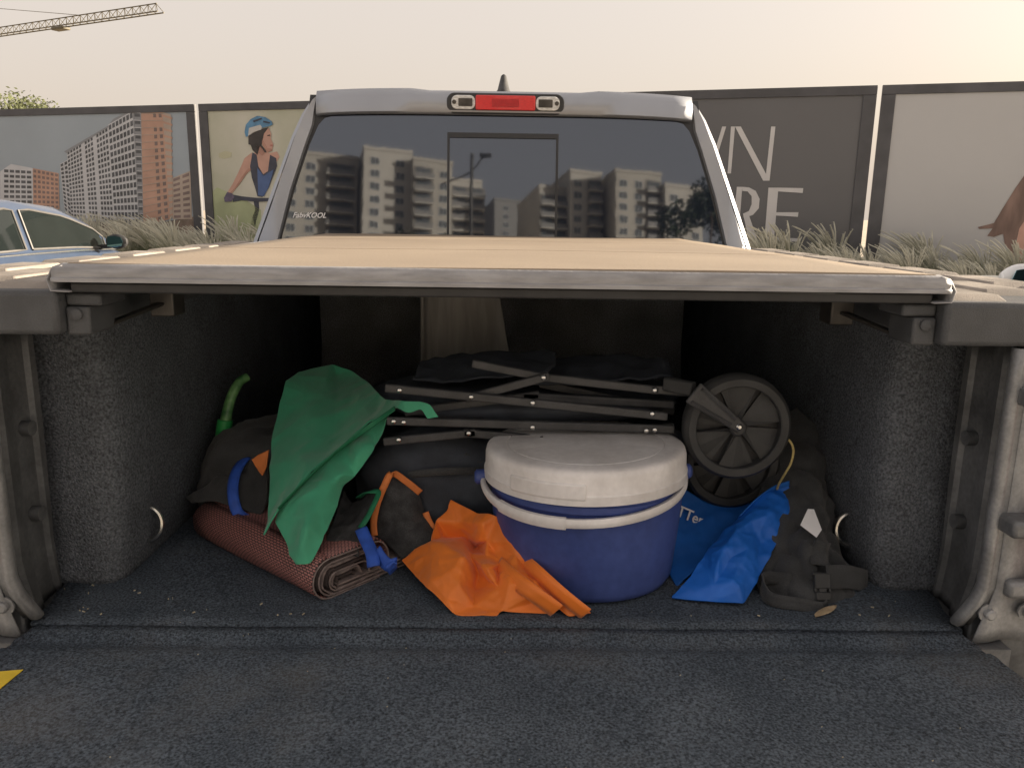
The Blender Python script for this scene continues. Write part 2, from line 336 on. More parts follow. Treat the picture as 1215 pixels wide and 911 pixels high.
flat(b1, 'printed_tower', [(2.875,3.234),(3.53,3.499),(3.444,1.158),(2.817,1.182)], 'pwhite', 4); quadgrid(b1, 'printed_windows', [(2.875,3.234),(3.53,3.499),(3.444,1.158),(2.817,1.182)], 15, 7, 'pwin', 5, .72, .66, lambda i, j: j in (0, 6) and i % 1 == 1)
quadgrid(b1, 'printed_windows', [(3.53,3.499),(3.728,3.485),(3.552,1.16),(3.444,1.158)], 16, 1, 'pwin', 3, .7, .5); quadgrid(b1, 'printed_windows', [(3.728,3.485),(4.257,3.465),(4.243,1.311),(3.552,1.16)], 16, 4, 'pbrown', 3, .5, .62, lambda i, j: j in (0, 1) or i == 1)
quadgrid(b1, 'printed_balconies', [(4.257,3.465),(4.455,3.406),(4.309,1.346),(4.243,1.311)], 16, 1, 'porange', 3, 1.3, .3)
quadgrid(b1, 'printed_slabs', [(3.728,3.485),(4.257,3.465),(4.243,1.311),(3.552,1.16)], 32, 1, 'pbeige', 4, 1.0, .16, lambda i, j: i % 2); quadgrid(b1, 'printed_slabs', [(3.53,3.499),(3.728,3.485),(3.552,1.16),(3.444,1.158)], 32, 1, 'pwhite', 4, 1.0, .18, lambda i, j: i % 2)
b2 = board(5.13, 11.45, 'pgreen', 'hoarding board printed with a cyclist in a blue helmet')
for nm, pts, m, l in (('printed_field', [(5.532,2.64),(5.688,2.687),(5.838,2.654),(5.812,2.56),(5.639,2.529),(5.526,2.561)], 'pfield2', 0), ('printed_field', [(5.155,1.771),(5.443,1.968),(6.117,1.714),(6.446,1.525),(6.407,0.875),(5.081,0.843)], 'pfield3', 0), ('printed_arm', [(5.966,2.018),(6.15,2.226),(6.277,2.321),(6.215,2.353),(6.032,2.162),(5.845,1.938),(5.743,1.847)], 'pskin2', 2), ('printed_face', [(6.559,2.79),(6.68,2.649),(6.774,2.679),(6.769,2.72),(6.674,2.733),(6.6,2.851),(6.559,2.907)], 'pskin2', 3), ('printed_eye', [(6.688,2.98),(6.747,2.985),(6.753,2.967),(6.694,2.961)], 'phair', 4), ('printed_mouth', [(6.736,2.794),(6.795,2.797),(6.786,2.769),(6.742,2.769)], 'plip', 4), ('printed_neck', [(6.429,2.791),(6.539,2.759),(6.606,2.649),(6.547,2.587),(6.458,2.65)], 'pskin2', 3), ('printed_helmet', [(6.384,3.255),(6.572,3.307),(6.596,3.282),(6.401,3.224)], 'pnavy', 6), ('printed_helmet', [(6.623,3.251),(6.768,3.218),(6.759,3.197),(6.614,3.221)], 'pnavy', 6), ('printed_bicycle', [(6.272,1.764),(6.404,1.765),(6.408,1.525),(6.318,1.297),(6.264,1.035),(6.149,1.033),(6.206,1.328),(6.313,1.523)], 'pnavy', 0), ('printed_arm', [(6.309,2.651),(6.133,2.542),(5.984,2.29),(5.814,2.034),(5.687,1.872),(5.781,1.841),(5.966,2.018),(6.15,2.226),(6.269,2.321)], 'pskin', 1), ('printed_neck', [(6.414,2.837),(6.54,2.774),(6.698,2.633),(6.883,2.663),(6.933,2.57),(6.873,2.477),(6.703,2.415),(6.659,2.289),(6.563,2.226),(6.454,2.289),(6.41,2.478),(6.326,2.635),(6.459,2.666)], 'pskin', 1), ('printed_vest', [(6.327,2.651),(6.418,2.604),(6.442,2.384),(6.544,2.226),(6.659,2.289),(6.725,2.602),(6.858,2.539),(6.868,2.383),(6.66,1.974),(6.499,1.782),(6.387,1.797),(6.341,1.972),(6.278,2.163),(6.254,2.384)], 'pnavy', 2), ('printed_vest', [(6.421,2.352),(6.561,2.195),(6.668,2.258),(6.79,2.321),(6.66,1.974),(6.537,1.798),(6.407,1.813)], 'pblue', 3),
        ('printed_face', [(6.591,3.021),(6.725,3.112),(6.774,3.004),(6.758,2.911),(6.81,2.803),(6.774,2.679),(6.68,2.649),(6.559,2.79),(6.548,2.914)], 'pskin', 2), ('printed_hair', [(6.254,2.964),(6.408,3.039),(6.577,3.098),(6.726,3.127),(6.609,3.006),(6.54,2.79),(6.662,2.649),(6.588,2.649),(6.502,2.759),(6.436,2.603),(6.33,2.698),(6.299,2.792),(6.244,2.808)], 'phair', 3), ('printed_helmet', [(6.173,3.042),(6.212,3.181),(6.33,3.287),(6.482,3.346),(6.664,3.318),(6.805,3.233),(6.82,3.172),(6.727,3.142),(6.56,3.114),(6.39,3.055),(6.254,2.964),(6.197,2.949)], 'phelmet', 4), ('printed_helmet', [(6.254,2.964),(6.283,3.118),(6.545,3.176),(6.579,3.129),(6.558,3.083),(6.389,3.039)], 'ppale', 5), ('printed_handlebar', [(5.818,1.825),(6.008,1.794),(6.385,1.765),(6.648,1.767),(6.644,1.703),(6.38,1.685),(6.002,1.713),(5.808,1.679)], 'pnavy', 3), ('printed_glove', [(5.688,1.879),(5.801,1.847),(5.853,1.777),(5.77,1.685),(5.615,1.677),(5.602,1.758)], 'pgrape', 4)):
    flat(b2, nm, pts, m, l)
b3 = board(11.55, 17.775, 'pcharcoal', 'dark charcoal hoarding board with large pale grey letters')
for L in ([[(15.423,3.01),(15.488,3.009),(15.275,2.128),(15.212,2.128)],[(14.87,3.018),(14.977,3.017),(15.283,2.128),(15.185,2.128)],[(14.888,3.018),(14.951,3.017),(14.725,2.126),(14.661,2.126)],[(14.338,3.026),(14.447,3.025),(14.734,2.126),(14.634,2.126)]], [[(15.566,3.008),(15.631,3.007),(15.62,2.248),(15.563,2.248)],[(15.631,3.007),(15.726,3.005),(16.253,2.131),(16.15,2.13)],[(16.209,2.998),(16.277,2.997),(16.253,2.131),(16.187,2.204)]], [[(15.732,2.028),(15.82,2.028),(15.819,1.135),(15.708,1.132)],[(15.82,2.028),(15.929,2.02),(16.042,1.964),(16.117,1.832),(16.116,1.678),(16.029,1.565),(15.879,1.519),(15.865,1.585),(15.958,1.631),(15.994,1.743),(15.984,1.875),(15.912,1.954),(15.825,1.962)],[(15.877,1.541),(15.963,1.564),(16.14,1.142),(15.995,1.139)]], [[(16.245,2.017),(16.403,2.018),(16.402,1.135),(16.246,1.131)],[(16.403,2.018),(16.797,2.012),(16.795,1.934),(16.404,1.957)],[(16.397,1.615),(16.755,1.62),(16.753,1.545),(16.397,1.562)],[(16.396,1.206),(16.826,1.189),(16.823,1.136),(16.397,1.135)]]):
    mb = MB()
    for k, q in enumerate(L): mb.poly([HP(a, z, .034+k*.0008) for a, z in q], HN*.003)
    mb.build('letter', pr['pletter'], b3)
b4 = board(17.85, 24.2, 'pgreyboard', 'pale grey hoarding board printed with a blowing lock of brown hair')
flat(b4, 'printed_face', [(20.049,1.908),(20.041,1.418),(20.014,0.919),(20.148,0.756),(20.625,0.772),(20.455,1.991)], 'pskin', 0); flat(b4, 'printed_hair', [(20.006,2.23),(19.905,2.028),(19.763,1.701),(19.677,1.494),(19.46,1.428),(19.482,1.399),(19.669,1.411),(19.609,1.293),(19.705,1.279),(19.829,1.331),(19.87,1.166),(20.006,0.982),(20.018,1.17),(20.041,1.418),(20.098,1.542),(20.466,1.911),(20.372,2.585)], 'pbrownhair', 1)

# ---------------------------------------------------------------- fountain grass in front of the boards
Mg = [mat('grass_blade_a', (.165, .205, .105), .6, .3, 3), mat('grass_blade_b', (.24, .26, .155), .6, .3, 3)]
Mp = mat('grass_plume', (.50, .49, .41), .8, .15, 8)
def clump(seed):
    rnd = random.Random(seed); A = MB(); P = MB()
    for k in range(560):
        a = rnd.uniform(0, 2*math.pi); l = rnd.uniform(.4, 1.15); lean = abs(rnd.gauss(0, .38)); bx, by = rnd.gauss(0, .09), rnd.gauss(0, .09)
        d = Vector((math.cos(a)*lean-.22, math.sin(a)*lean, 0)); w = rnd.uniform(.0016, .0038); sd_ = Vector((-math.sin(a+.5), math.cos(a+.5), 0))
        rows = []
        for i in range(5):
            t = i/4; q = Vector((bx, by, 0))+d*l*t**1.7+Vector((rnd.gauss(0, .006)*i, rnd.gauss(0, .006)*i, l*(t-(.12+.42*lean)*t*t)))
            rows.append([q-sd_*w*(1-t*.92), q+sd_*w*(1-t*.92)])
        A.loft(rows)
    for k in range(64):
        a = rnd.uniform(0, 2*math.pi); l = rnd.uniform(.8, 1.35); lean = rnd.uniform(.05, .45)
        d = Vector((math.cos(a)*lean-.30, math.sin(a)*lean, 0)); pts = []
        for i in range(9):
            t = i/8; pts.append(d*l*t**1.8*.8+Vector((0, 0, l*(t-.22*t**3))))
        P.tube(pts[:7], .003, 4, False)
        top = catmull(pts[5:], 3); n = len(top)
        P.tube(top, [.003+.006*math.sin(math.pi*(i+.6)/(n+.4)) for i in range(n)], 5)
        for j in range(56):
            t = rnd.random(); i = min(int(t*(n-1)), n-2); q = top[i].lerp(top[i+1], t*(n-1)-i); v = Vector((rnd.gauss(0, 1), rnd.gauss(0, 1), rnd.gauss(.8, .6))).normalized()*rnd.uniform(.015, .036)
            s_ = v.orthogonal().normalized()*.002; P.add([q-s_, q+s_, q+v], [(0, 1, 2)])
    return A, P
protos = []
for s_ in range(4):
    A, P = clump(s_); a = A.build('blades', Mg[s_ % 2]); p = P.build('plumes', Mp); protos.append((a, p))
rnd = random.Random(3)
places = [(u_, o_) for u_ in [3.1, 3.5, 3.9, 4.3, 4.7, 5.1, 5.5, 5.9, 6.3, 6.7, 7.1] for o_ in (.6, 1.1, 1.6)]+[(u_, o_) for u_ in [16.5, 16.85, 17.2, 17.55, 17.9, 18.25, 18.6, 18.95, 19.3, 19.65, 20.0, 20.4] for o_ in (.6, 1.1, 1.6)]
for k, (uu, off) in enumerate(places):
    left = uu < 10
    e = empty('fountain_grass', HP(uu+rnd.uniform(-.3, .3), .23, off+rnd.uniform(-.25, .25)))
    tag(e, ('green fountain grass clump with pale plumes below the tower and cyclist boards' if left else 'pale fountain grass clump with plumes below the lettered and grey boards'), 'grass plant',
        'fountain grass beside the printed boards' if left else 'fountain grass beside the lettered board')
    e.rotation_euler.z = rnd.uniform(-.5, .5); sc = rnd.choice((.72, .82, .92, 1.02, 1.14))*rnd.uniform(.95, 1.05)*(.85 if uu > 19.2 else 1); e.scale = (sc, sc, sc)
    a, p = protos[k % 4]
    for src in (a, p):
        if k < 4: c = src
        else: c = src.copy(); col.objects.link(c)
        c.parent = e

# ---------------------------------------------------------------- trees
Ml = [mat('leaf_pale', (.10, .115, .05), .7, .35, 2), mat('leaf_dark', (.030, .045, .020), .7, .4, 1.5)]
Mb_ = mat('bark', (.14, .10, .075), .9, .3, 8, .5, 30)
def tree(loc, h, cr, lm, label, seed, n=2600, leaf=.10, group=None, grow=.55):
    rnd = random.Random(seed); e = empty('tree', loc); tag(e, label, 'tree', group)
    t = MB(); t.tube([(0, 0, -.1), (.05, 0, h*.25), (-.05, .04, h*.5), (0, 0, h*.8)], [h*.03, h*.024, h*.017, h*.005], 8)
    cl = []
    for k in range(11):
        a = rnd.uniform(0, 6.28); rr = cr*rnd.uniform(.35, .95); z = h*rnd.uniform(grow, .93); tip = Vector((math.cos(a)*rr, math.sin(a)*rr, z))
        t.tube([(0, 0, h*rnd.uniform(.3, .5)), tip*.5+Vector((0, 0, h*.22)), tip], [h*.010, h*.006, h*.002], 5); cl.append((tip, cr*rnd.uniform(.3, .5)))
    cl.append((Vector((0, 0, h*.95)), cr*.4)); t.build('trunk', Mb_, e, smooth=True)
    c = MB()
    for k in range(n):
        o_, s_ = cl[k % len(cl)]; d = Vector((rnd.gauss(0, 1), rnd.gauss(0, 1), rnd.gauss(0, .8))); d = d.normalized()*s_*rnd.random()**.4
        q = o_+d; a = Vector((rnd.gauss(0, 1), rnd.gauss(0, 1), rnd.gauss(0, 1))).normalized()*leaf*rnd.uniform(.6, 1.3); b = a.orthogonal().normalized()*leaf*.45
        c.add([q-a*.5, q+b*.5, q+a*.5, q-b*.5], [(0, 1, 2, 3)])
    c.build('crown', lm, e)
    return e
tree((-15.6, 26, 0), 5.1, 1.15, Ml[0], 'small sparse green tree rising behind the tower hoarding board', 5, 1500, .13, grow=.82)

# ---------------------------------------------------------------- tower crane
Mc = mat('crane_steel', (.10, .085, .05), .6, .2, 1)
cr = thing('tower_crane', 'distant tower crane with a long lattice jib', 'crane')
J0 = Vector((-119, 161.5, 30)); J1 = Vector((-51, 125.4, 30)); jd = (J1-J0).normalized(); js = Vector((-jd.y, jd.x, 0))
mb = MB(); n = 44; L = (J1-J0).length
top = lambda k: J0+jd*L*(k/n)+Vector((0, 0, 1.25)); bl = lambda k, s_: J0+jd*L*(k/n)+js*.55*s_
mb.tube([top(0), top(n-.4)], .09, 5)
for s_ in (-1, 1): mb.tube([bl(0, s_), bl(n, s_)], .10, 5)
for k in range(n):
    for s_ in (-1, 1):
        mb.tube([bl(k, s_), top(k+.5)], .045, 4, False); mb.tube([top(k+.5), bl(k+1, s_)], .045, 4, False)
    mb.tube([bl(k, -1), bl(k, 1)], .04, 4, False)
mb.build('jib', Mc, cr)
mb = MB(); 
for sx in (-.8, .8):
    for sy in (-.8, .8): mb.tube([J0+Vector((sx, sy, -30.2)), J0+Vector((sx, sy, 2))], .11, 5)
for k in range(20):
    z = -30+k*1.6
    for a, b in (((-.8, -.8), (.8, -.8)), ((.8, -.8), (.8, .8)), ((.8, .8), (-.8, .8)), ((-.8, .8), (-.8, -.8))):
        mb.tube([J0+Vector((*a, z)), J0+Vector((*b, z+1.6))], .06, 4, False); mb.tube([J0+Vector((*a, z)), J0+Vector((*b, z))], .05, 4, False)
mb.build('mast', Mc, cr)
mb = MB(); mb.tube([J0+Vector((0, 0, 1.8)), J0+Vector((0, 0, 8.5))], [.5, .12], 5); mb.build('apex', Mc, cr)
mb = MB(); mb.tube([J0+Vector((0, 0, 8.3)), J0+jd*L*.40+Vector((0, 0, 5.2)), top(n*.76)], .05, 4); mb.build('pendant_line', Mc, cr)
mb = MB(); q = J0+jd*L*.695; mb.box(-1.5, 1.5, -.7, .7, -.55, -.12, Matrix.Translation(q) @ Matrix.Rotation(math.atan2(jd.y, jd.x), 4, 'Z')); mb.build('trolley', Mc, cr, bevel=.1)
mb = MB(); mb.bar(J0+Vector((0, 0, .7)), J0-jd*13+Vector((0, 0, .7)), 1.1, .9, (0, 0, 1)); mb.box(-1.2, 1.2, -.8, .8, -1.6, .6, Matrix.Translation(J0-jd*12)); mb.build('counter_jib', Mc, cr)

# ---------------------------------------------------------------- apartment blocks behind the camera (seen mirrored in the rear window)
Mw = dict(wall=mat('beige_render', (.42, .385, .335), .85, .06, .3), wall2=mat('pale_render', (.47, .435, .385), .85, .06, .3), shade=mat('shaded_render', (.25, .24, .23), .85, .08, .3),  # far block's shade is put into its darker wall colour
          frame=mat('white_window_frame', (.6, .58, .55), .6, .05, 1), pane=mat('window_pane', (.10, .11, .12), .08, .1, 1), slab=mat('balcony_slab', (.58, .54, .48), .8, .05, 1), rail=mat('balcony_rail', (.22, .21, .20), .6, .1, 1),
          recess_shade=mat('balcony_shade_strip', (.20, .18, .155), .85, .08, 1))  # flat strips coloured darker for the shade inside balcony recesses
wm = MB(); wm.box(-.95, .95, -.04, .06, -.8, .8)
wf = wm.build('window', Mw['frame']); 
wp = MB(); wp.box(-.85, -.04, .065, .075, -.7, .7); wp.box(.04, .85, .065, .075, -.7, .7); wpo = wp.build('pane', Mw['pane']); wpo.parent = wf
bm1 = MB(); bm1.box(-2.6, 2.6, .0, 1.3, -1.52, -1.30); balc = bm1.build('balcony', Mw['slab'])
bm2 = MB(); bm2.box(-2.6, 2.6, 1.24, 1.3, -1.295, -.35); br1 = bm2.build('railing', Mw['rail']); br1.parent = balc
bm3 = MB(); bm3.box(-1.9, 1.9, .02, .06, -1.28, .9); br2 = bm3.build('balcony_door', Mw['pane']); br2.parent = balc
first = dict(w=True, b=True)
def put(src, kids, key, loc, bd, sx=1, nm=None):
    if first[key]: o = src; first[key] = False; cs = kids
    else:
        o = src.copy(); col.objects.link(o); cs = []
        for c in kids: d = c.copy(); col.objects.link(d); d.parent = o
    o.location = loc; o.parent = bd; o.scale.x = sx
def block(label, x0, x1, y, ztop, wall, wins=(), bals=(), depth=16, yaw=-.28, zlow=36, bsx=1):
    b = empty('apartment_building', ((x0+x1)/2, y, 0)); tag(b, label, 'building', None); b.rotation_euler.z = yaw
    w = (x1-x0)/2; mb = MB(); mb.box(-w, w, -depth, 0, 0, ztop); mb.build('wall', Mw[wall], b)
    mb = MB(); mb.box(-w-.15, w+.15, -depth-.15, .15, ztop+.003, ztop+.7); mb.build('parapet', Mw[wall], b)
    nf = int((ztop-zlow)/2.55)
    for k in range(nf):
        z = ztop-2.3-k*2.55
        for q in wins: put(wf, [wpo], 'w', (q, .0, z), b)
        for q in bals: put(balc, [br1, br2], 'b', (q, .0, z), b, bsx)
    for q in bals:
        mb = MB(); mb.box(q-2.7*bsx, q+2.7*bsx, .003, .015, zlow, ztop-1.2); mb.build('balcony_shade_strip', Mw['recess_shade'], b)
    return b
block('beige apartment block with a stack of wide balconies beside a dark gap', -46.5, -29.2, -151, 56.6, 'wall', (-4.2, -.6), (5.2,), bsx=1.05)
block('tall beige apartment block with two window columns and a higher parapet', -27.7, -18, -150, 57.3, 'wall2', (-2.6, 2.4))
block('beige apartment block with a narrow balcony stack beside a window column', -17.9, -10, -150.4, 55.4, 'wall', (2.2,), (-1.9,), bsx=.72)
block('set-back pale apartment block made of open balcony floors', -11.5, -4.3, -166, 56.6, 'wall2', (), (-1.5, 2.2), bsx=.72)
block('apartment block coloured dark as in shade, far behind the lamp post', -2.5, 10.6, -230, 71.5, 'shade', (-3,), ())
block('pale balcony block in front of the shaded one', 7.9, 14.3, -161, 53.6, 'wall2', (), (-1.5, 1.6), bsx=.62)
block('beige apartment block with balconies below a plain top corner', 14.35, 21.4, -160, 56.8, 'wall2', (-1.9,), (1.9,), bsx=.6)
block('wide beige apartment block with a balcony stack in its middle', 23.6, 34, -158, 56.2, 'wall', (-3.5, 0), (3.4,), bsx=.7)
block('low end apartment block next to a dark leafy tree', 34.1, 43, -158.6, 53.4, 'wall2', (2.6, -2.4), ())
lp = empty('street_lamp', (-1.0, -20, 0)); tag(lp, 'dark street lamp post with one raised arm behind the truck', 'street lamp')
mb = MB(); mb.tube([(0, 0, -.05), (0, 0, 9.7)], [.08, .05], 10); mb.build('pole', M['darkmetal'], lp)
mb = MB(); mb.tube([(-.95, 0, 8.7), (-.3, 0, 8.95), (0, 0, 9.1), (.35, 0, 9.6)], .03, 8); mb.build('arm', M['darkmetal'], lp)
mb = MB(); mb.box(.25, .62, -.12, .12, 9.6, 9.69); mb.build('lamp_head', M['darkmetal'], lp, bevel=.03)
tree((9.2, -30, 0), 11.6, 2.3, Ml[1], 'dark leafy tree behind the truck beside the end apartment block', 11, 4200, .3, grow=.4)
for k, (x, h) in enumerate(((-8.6, 11.9), (-5.6, 12.3), (-3.2, 12.0))):
    tree((x, -40, 0), h, 2.2, Ml[1], ('dark tree under the tall block, farthest from the lamp post', 'tallest dark tree in the row behind the street lamp', 'dark tree in the row nearest the street lamp')[k], 21+k, 2600, .34, group='row of dark trees behind the lamp', grow=.45)

# ================================================================ PARKED CARS
def car_body(name, label, loc, paint, trimm, roofz=1.58, belt=1.06, half=.90, length=4.6, suv=False, side=1):
    """front faces +y; loc is the ground point under the rear end centre; side=+1: right flank detailed"""
    e = empty(name, loc); tag(e, label, 'car')
    L = length; h = half
    # lower body as lofted cross sections along y
    prof = [(0, .60, .86), (.12, .40, .97), (.5, .30, 1.0), (1.2, .27, 1.02), (2.4, .26, 1.0), (3.3, .28, .98 if not suv else 1.02), (L-.5, .32, .86 if not suv else .98), (L-.1, .42, .76 if not suv else .9), (L, .5, .66)]
    rows = []
    for y, zb, zt in prof:
        zt = zt*belt/1.0; k = 1 if .4 < y < L-.6 else (.93 if .05 < y < L-.05 else .82)
        rows.append([(x*h*k, y, z) for x, z in ((-.90, zb), (-1, zb+.12), (-1.0, .62), (-.985, .80*belt), (-.95, zt-.03), (-.90, zt), (-.5, zt+.02), (.5, zt+.02), (.90, zt), (.95, zt-.03), (.985, .80*belt), (1.0, .62), (1, zb+.12), (.90, zb))])
    mb = MB(); mb.loft(rows, True, True, True); mb.build('body', paint, e, smooth=True, angle=28)
    # greenhouse
    y0, y1, y2, y3 = (.35, 1.0, 2.55, 3.45) if not suv else (.12, .45, 2.5, 3.3)
    st = [(y0, belt+.005, belt+.012, .83), (y0*.5+y1*.5, belt+.26 if not suv else belt+.5, belt+.31 if not suv else belt+.54, .80), (y1, roofz-.09, roofz-.04, .77), ((y1+y2)/2, roofz-.03, roofz, .765), (y2, roofz-.12, roofz-.06, .775), ((y2+y3)/2, (roofz+belt)/2-.02, (roofz+belt)/2+.04, .84), (y3, belt+.003, belt+.015, .87)]
    rows = []
    for y, zs, zt, k in st:
        rows.append([(-.93*h, y, belt-.03), (-k*h-.02, y, zs), (-k*h+.06, y, zt), (0, y, zt+.03), (k*h-.06, y, zt), (k*h+.02, y, zs), (.93*h, y, belt-.03)])
    mb = MB(); mb.loft(rows, False); mb.build('roof', paint, e, smooth=True, angle=50)
    # side glass on both flanks, set 4 mm proud of the greenhouse side
    def side_pt(y, t, s_):
        for a, b in zip(st, st[1:]):
            if a[0] <= y <= b[0]:
                q = (y-a[0])/(b[0]-a[0]); zs = a[1]*(1-q)+b[1]*q; kk = a[3]*(1-q)+b[3]*q; break
        x0, x1 = .93*h, kk*h+.02
        return Vector((s_*(x0*(1-t)+x1*t+.006), y, (belt-.03)*(1-t)+zs*t))
    ws = [(y1-.25, (y1+y2)/2-.08), ((y1+y2)/2+.02, y3-.28)] if not suv else [(y0+.25, y1+.55), (y1+.65, 1.55), (1.65, y3-.3)]
    for s_ in (-1, 1):
        for a, b in ws:
            rows = []
            for i in range(9):
                y = a+(b-a)*i/8; tt = .93 if i not in (0, 8) else .88
                rows.append([side_pt(y, .14, s_), side_pt(y, .5, s_), side_pt(y, tt, s_)])
            mb = MB(); mb.loft(rows); mb.build('side_window', M['glassdark'], e, smooth=True)
            tr = [r_[0] for r_ in rows]+[r_[2] for r_ in reversed(rows)]
            mb = MB(); mb.tube([q+Vector((s_*.004, 0, 0)) for q in tr+[tr[0]]], .011, 6, False); mb.build('window_trim', trimm, e, smooth=True)
        mb = MB(); mb.tube([side_pt(y0+.3+i*(y3-y0-.4)/10, .05, s_)+Vector((s_*.006, 0, 0)) for i in range(11)], .012, 6); mb.build('belt_moulding', M['steel'], e, smooth=True)
        for k in range(2):
            y = (y1+y2)/2-.12+k*.9; mb = MB(); mb.tube([(s_*(h*.99), y-.1, .80*belt+.04), (s_*(h+.03), y-.06, .80*belt+.05), (s_*(h+.03), y+.06, .80*belt+.05), (s_*(h*.99), y+.1, .80*belt+.05)], .012, 6); mb.build('door_handle', paint, e, smooth=True)
        # mirror
        my = y3-.42; mz = belt+.07; 
        mr = MB(); rows = []
        for i in range(9):
            t = i/8; w = math.sin(math.pi*(.08+.84*t))**.6
            rows.append([(s_*(h+.04+.20*t), my+.07-.10*w*math.cos(a)*(.6 if math.cos(a) > 0 else -.0), mz+.075*w*math.sin(a)+.01) for a in [2*math.pi*j/14 for j in range(14)]] if False else
                        [(s_*(h+.02+.23*t), my+.055*w*math.cos(2*math.pi*j/14)-.02*t, mz+.082*w*math.sin(2*math.pi*j/14)) for j in range(14)])
        mr.loft(rows, True, True, True); mo = mr.build('door_mirror', paint if suv else M['rubber'], e, smooth=True, angle=60)
        gm = MB(); gm.add([(s_*(h+.05+.18*cx), my-.062-.02*cx, mz+.062*cz) for cx, cz in ((0, -.8), (.5, -1), (.92, -.7), (1, 0), (.9, .8), (.5, 1), (.05, .85))], [tuple(range(7))]); gm.build('mirror_glass', M['mirror'], mo, solid=.004)
        if suv:
            lo_ = MB(); lo_.loft([[(s_*(h+.02+.23*t), my+.060*w*math.cos(a_)-.02*t, mz-.012+.080*w*min(0, math.sin(a_))) for a_ in [math.pi+math.pi*j/8 for j in range(9)]] for t, w in [(i/8, math.sin(math.pi*(.08+.84*i/8))**.6) for i in range(9)]]); lo_.build('mirror_base', M['rubber'], mo, smooth=True)
        st_ = MB(); st_.tube([(s_*(h*.93), my+.03, mz-.06), (s_*(h+.06), my+.02, mz-.05)], .025, 8); st_.build('mirror_arm', M['rubber'], mo)
        for wy in (.85, L-.9):
            wh = MB(); wh.lathe([(.20, -.10), (.31, -.10), (.335, -.06), (.335, .06), (.31, .10), (.20, .10)], (s_*(h-.09), wy, .335), 28, axis='x'); wo_ = wh.build('wheel', M['rubber'], e, smooth=True)
            rm = MB(); rm.lathe([(.03, s_*.125), (.19, s_*.11), (.205, s_*.09), (.205, 0)], (s_*(h-.09), wy, .335), 20, axis='x'); rm.build('rim', M['steel'], wo_, smooth=True)
        tl = MB(); tl.box(s_*h*.55, s_*h*.88, -.02, .05, .70, .86) if s_ > 0 else tl.box(s_*h*.88, s_*h*.55, -.02, .05, .70, .86); tl.build('tail_light', M['redlens'], e, bevel=.02)
        hl = MB(); hl.box(min(s_*h*.5, s_*h*.8), max(s_*h*.5, s_*h*.8), L-.16, L-.02, .60, .72); hl.build('headlight', M['clearlens'], e, bevel=.02)
    for (ya, yb, za, zb, k) in ((y2+.06, y3-.04, roofz-.085, belt+.03, 1), (y1-.06, y0+.06, roofz-.075, belt+.04, 1)):
        mb = MB(); rows = []
        for i in range(7):
            t = i/6; y = ya+(yb-ya)*t
            zz = None
            for a, b in zip(st, st[1:]):
                if a[0] <= y <= b[0]: q = (y-a[0])/(b[0]-a[0]); zz = a[2]*(1-q)+b[2]*q; kk = a[3]*(1-q)+b[3]*q
            rows.append([((-kk*h+.10), y, zz+.012), (-.3, y, zz+.036), (.3, y, zz+.036), (kk*h-.10, y, zz+.012)])
        mb.loft(rows); mb.build('windscreen' if k and yb > ya else 'rear_glass', M['glassdark'], e, smooth=True, solid=.006)
    return e
M['bluecar'] = mat('blue_grey_car_paint', (.055, .08, .135), .28, .05, 4, metal=.4, coat=.8)
M['whitecar'] = mat('white_car_paint', (.72, .73, .74), .3, .03, 4, coat=.8)
M['mirror'] = mat('mirror_glass', (.16, .30, .33), .06, .05, 3, metal=1)
M['trim'] = mat('satin_trim', (.12, .115, .11), .5, .1, 10, metal=.3)
car_body('parked_car', 'blue grey sedan parked beyond the left side of the truck', (-5.25, 4.6, 0), M['bluecar'], M['trim'], roofz=1.585, belt=1.10)
car_body('parked_car', 'white car whose door mirror shows past the right bed rail', (3.80, .15, 0), M['whitecar'], M['trim'], roofz=1.72, belt=1.16, half=.92, length=4.7, suv=True)

# ================================================================ PICKUP TRUCK
T = thing('pickup_truck', 'silver pickup truck with its tailgate down and folding bed cover', 'truck'); T.location.x = -.014
FZ = .87
# bed floor and tailgate carpets: profiles along y
mb = MB(); rows = []
ys = [1.72, 1.2, .8, .5, .3, .2, .12, .08, .05, .03, .01]
def fw(y): return .79 if y > .2 else (.775 if y > .1 else .765-(.1-y)*.1)
zz = lambda y: FZ+(.004*math.exp(-((y-.03)/.02)**2))
for y in ys:
    rows.append([(fw(y)*x, y, zz(y)+.0015*math.sin(x*17+y*5)) for x in [i/24*2-1 for i in range(25)]])
mb.loft(rows); mb.build('bed_carpet', M['carpet'], T, smooth=True, solid=.008)
mb = MB(); rows = []
tg = [(.006, .004), (-.01, .003), (-.022, -.004), (-.034, -.0065), (-.046, -.005), (-.056, .001), (-.07, .004), (-.09, .004), (-.15, .0035), (-.3, .0035), (-.45, .003), (-.545, .002), (-.56, -.006), (-.565, -.03)]
for y, dz in tg:
    w_ = .757 if y > -.02 else .772
    rows.append([(w_*x*(1 if y < -.1 else 1-.012*abs(x)**6), y, FZ-.002+dz+.001*math.sin(x*13+y*9)) for x in [i/24*2-1 for i in range(25)]])
mb.loft(rows); mb.build('tailgate_carpet', M['carpet'], T, smooth=True, solid=.006)
mb = MB(); mb.box(-.785, .785, -.56, -.05, FZ-.075, FZ-.012); mb.build('tailgate', M['jamb'], T, bevel=.012)
mb = MB(); mb.box(-.82, .82, -.02, 1.74, FZ-.10, FZ-.012); mb.build('bed_floor', M['jamb'], T)
mb = MB(); mb.box(-.82, .82, 1.70, 1.74, FZ-.01, 1.405); mb.build('bulkhead', M['backcarpet'], T)
def LV(z): return .0 if z > .95 else (.95-z)*.42
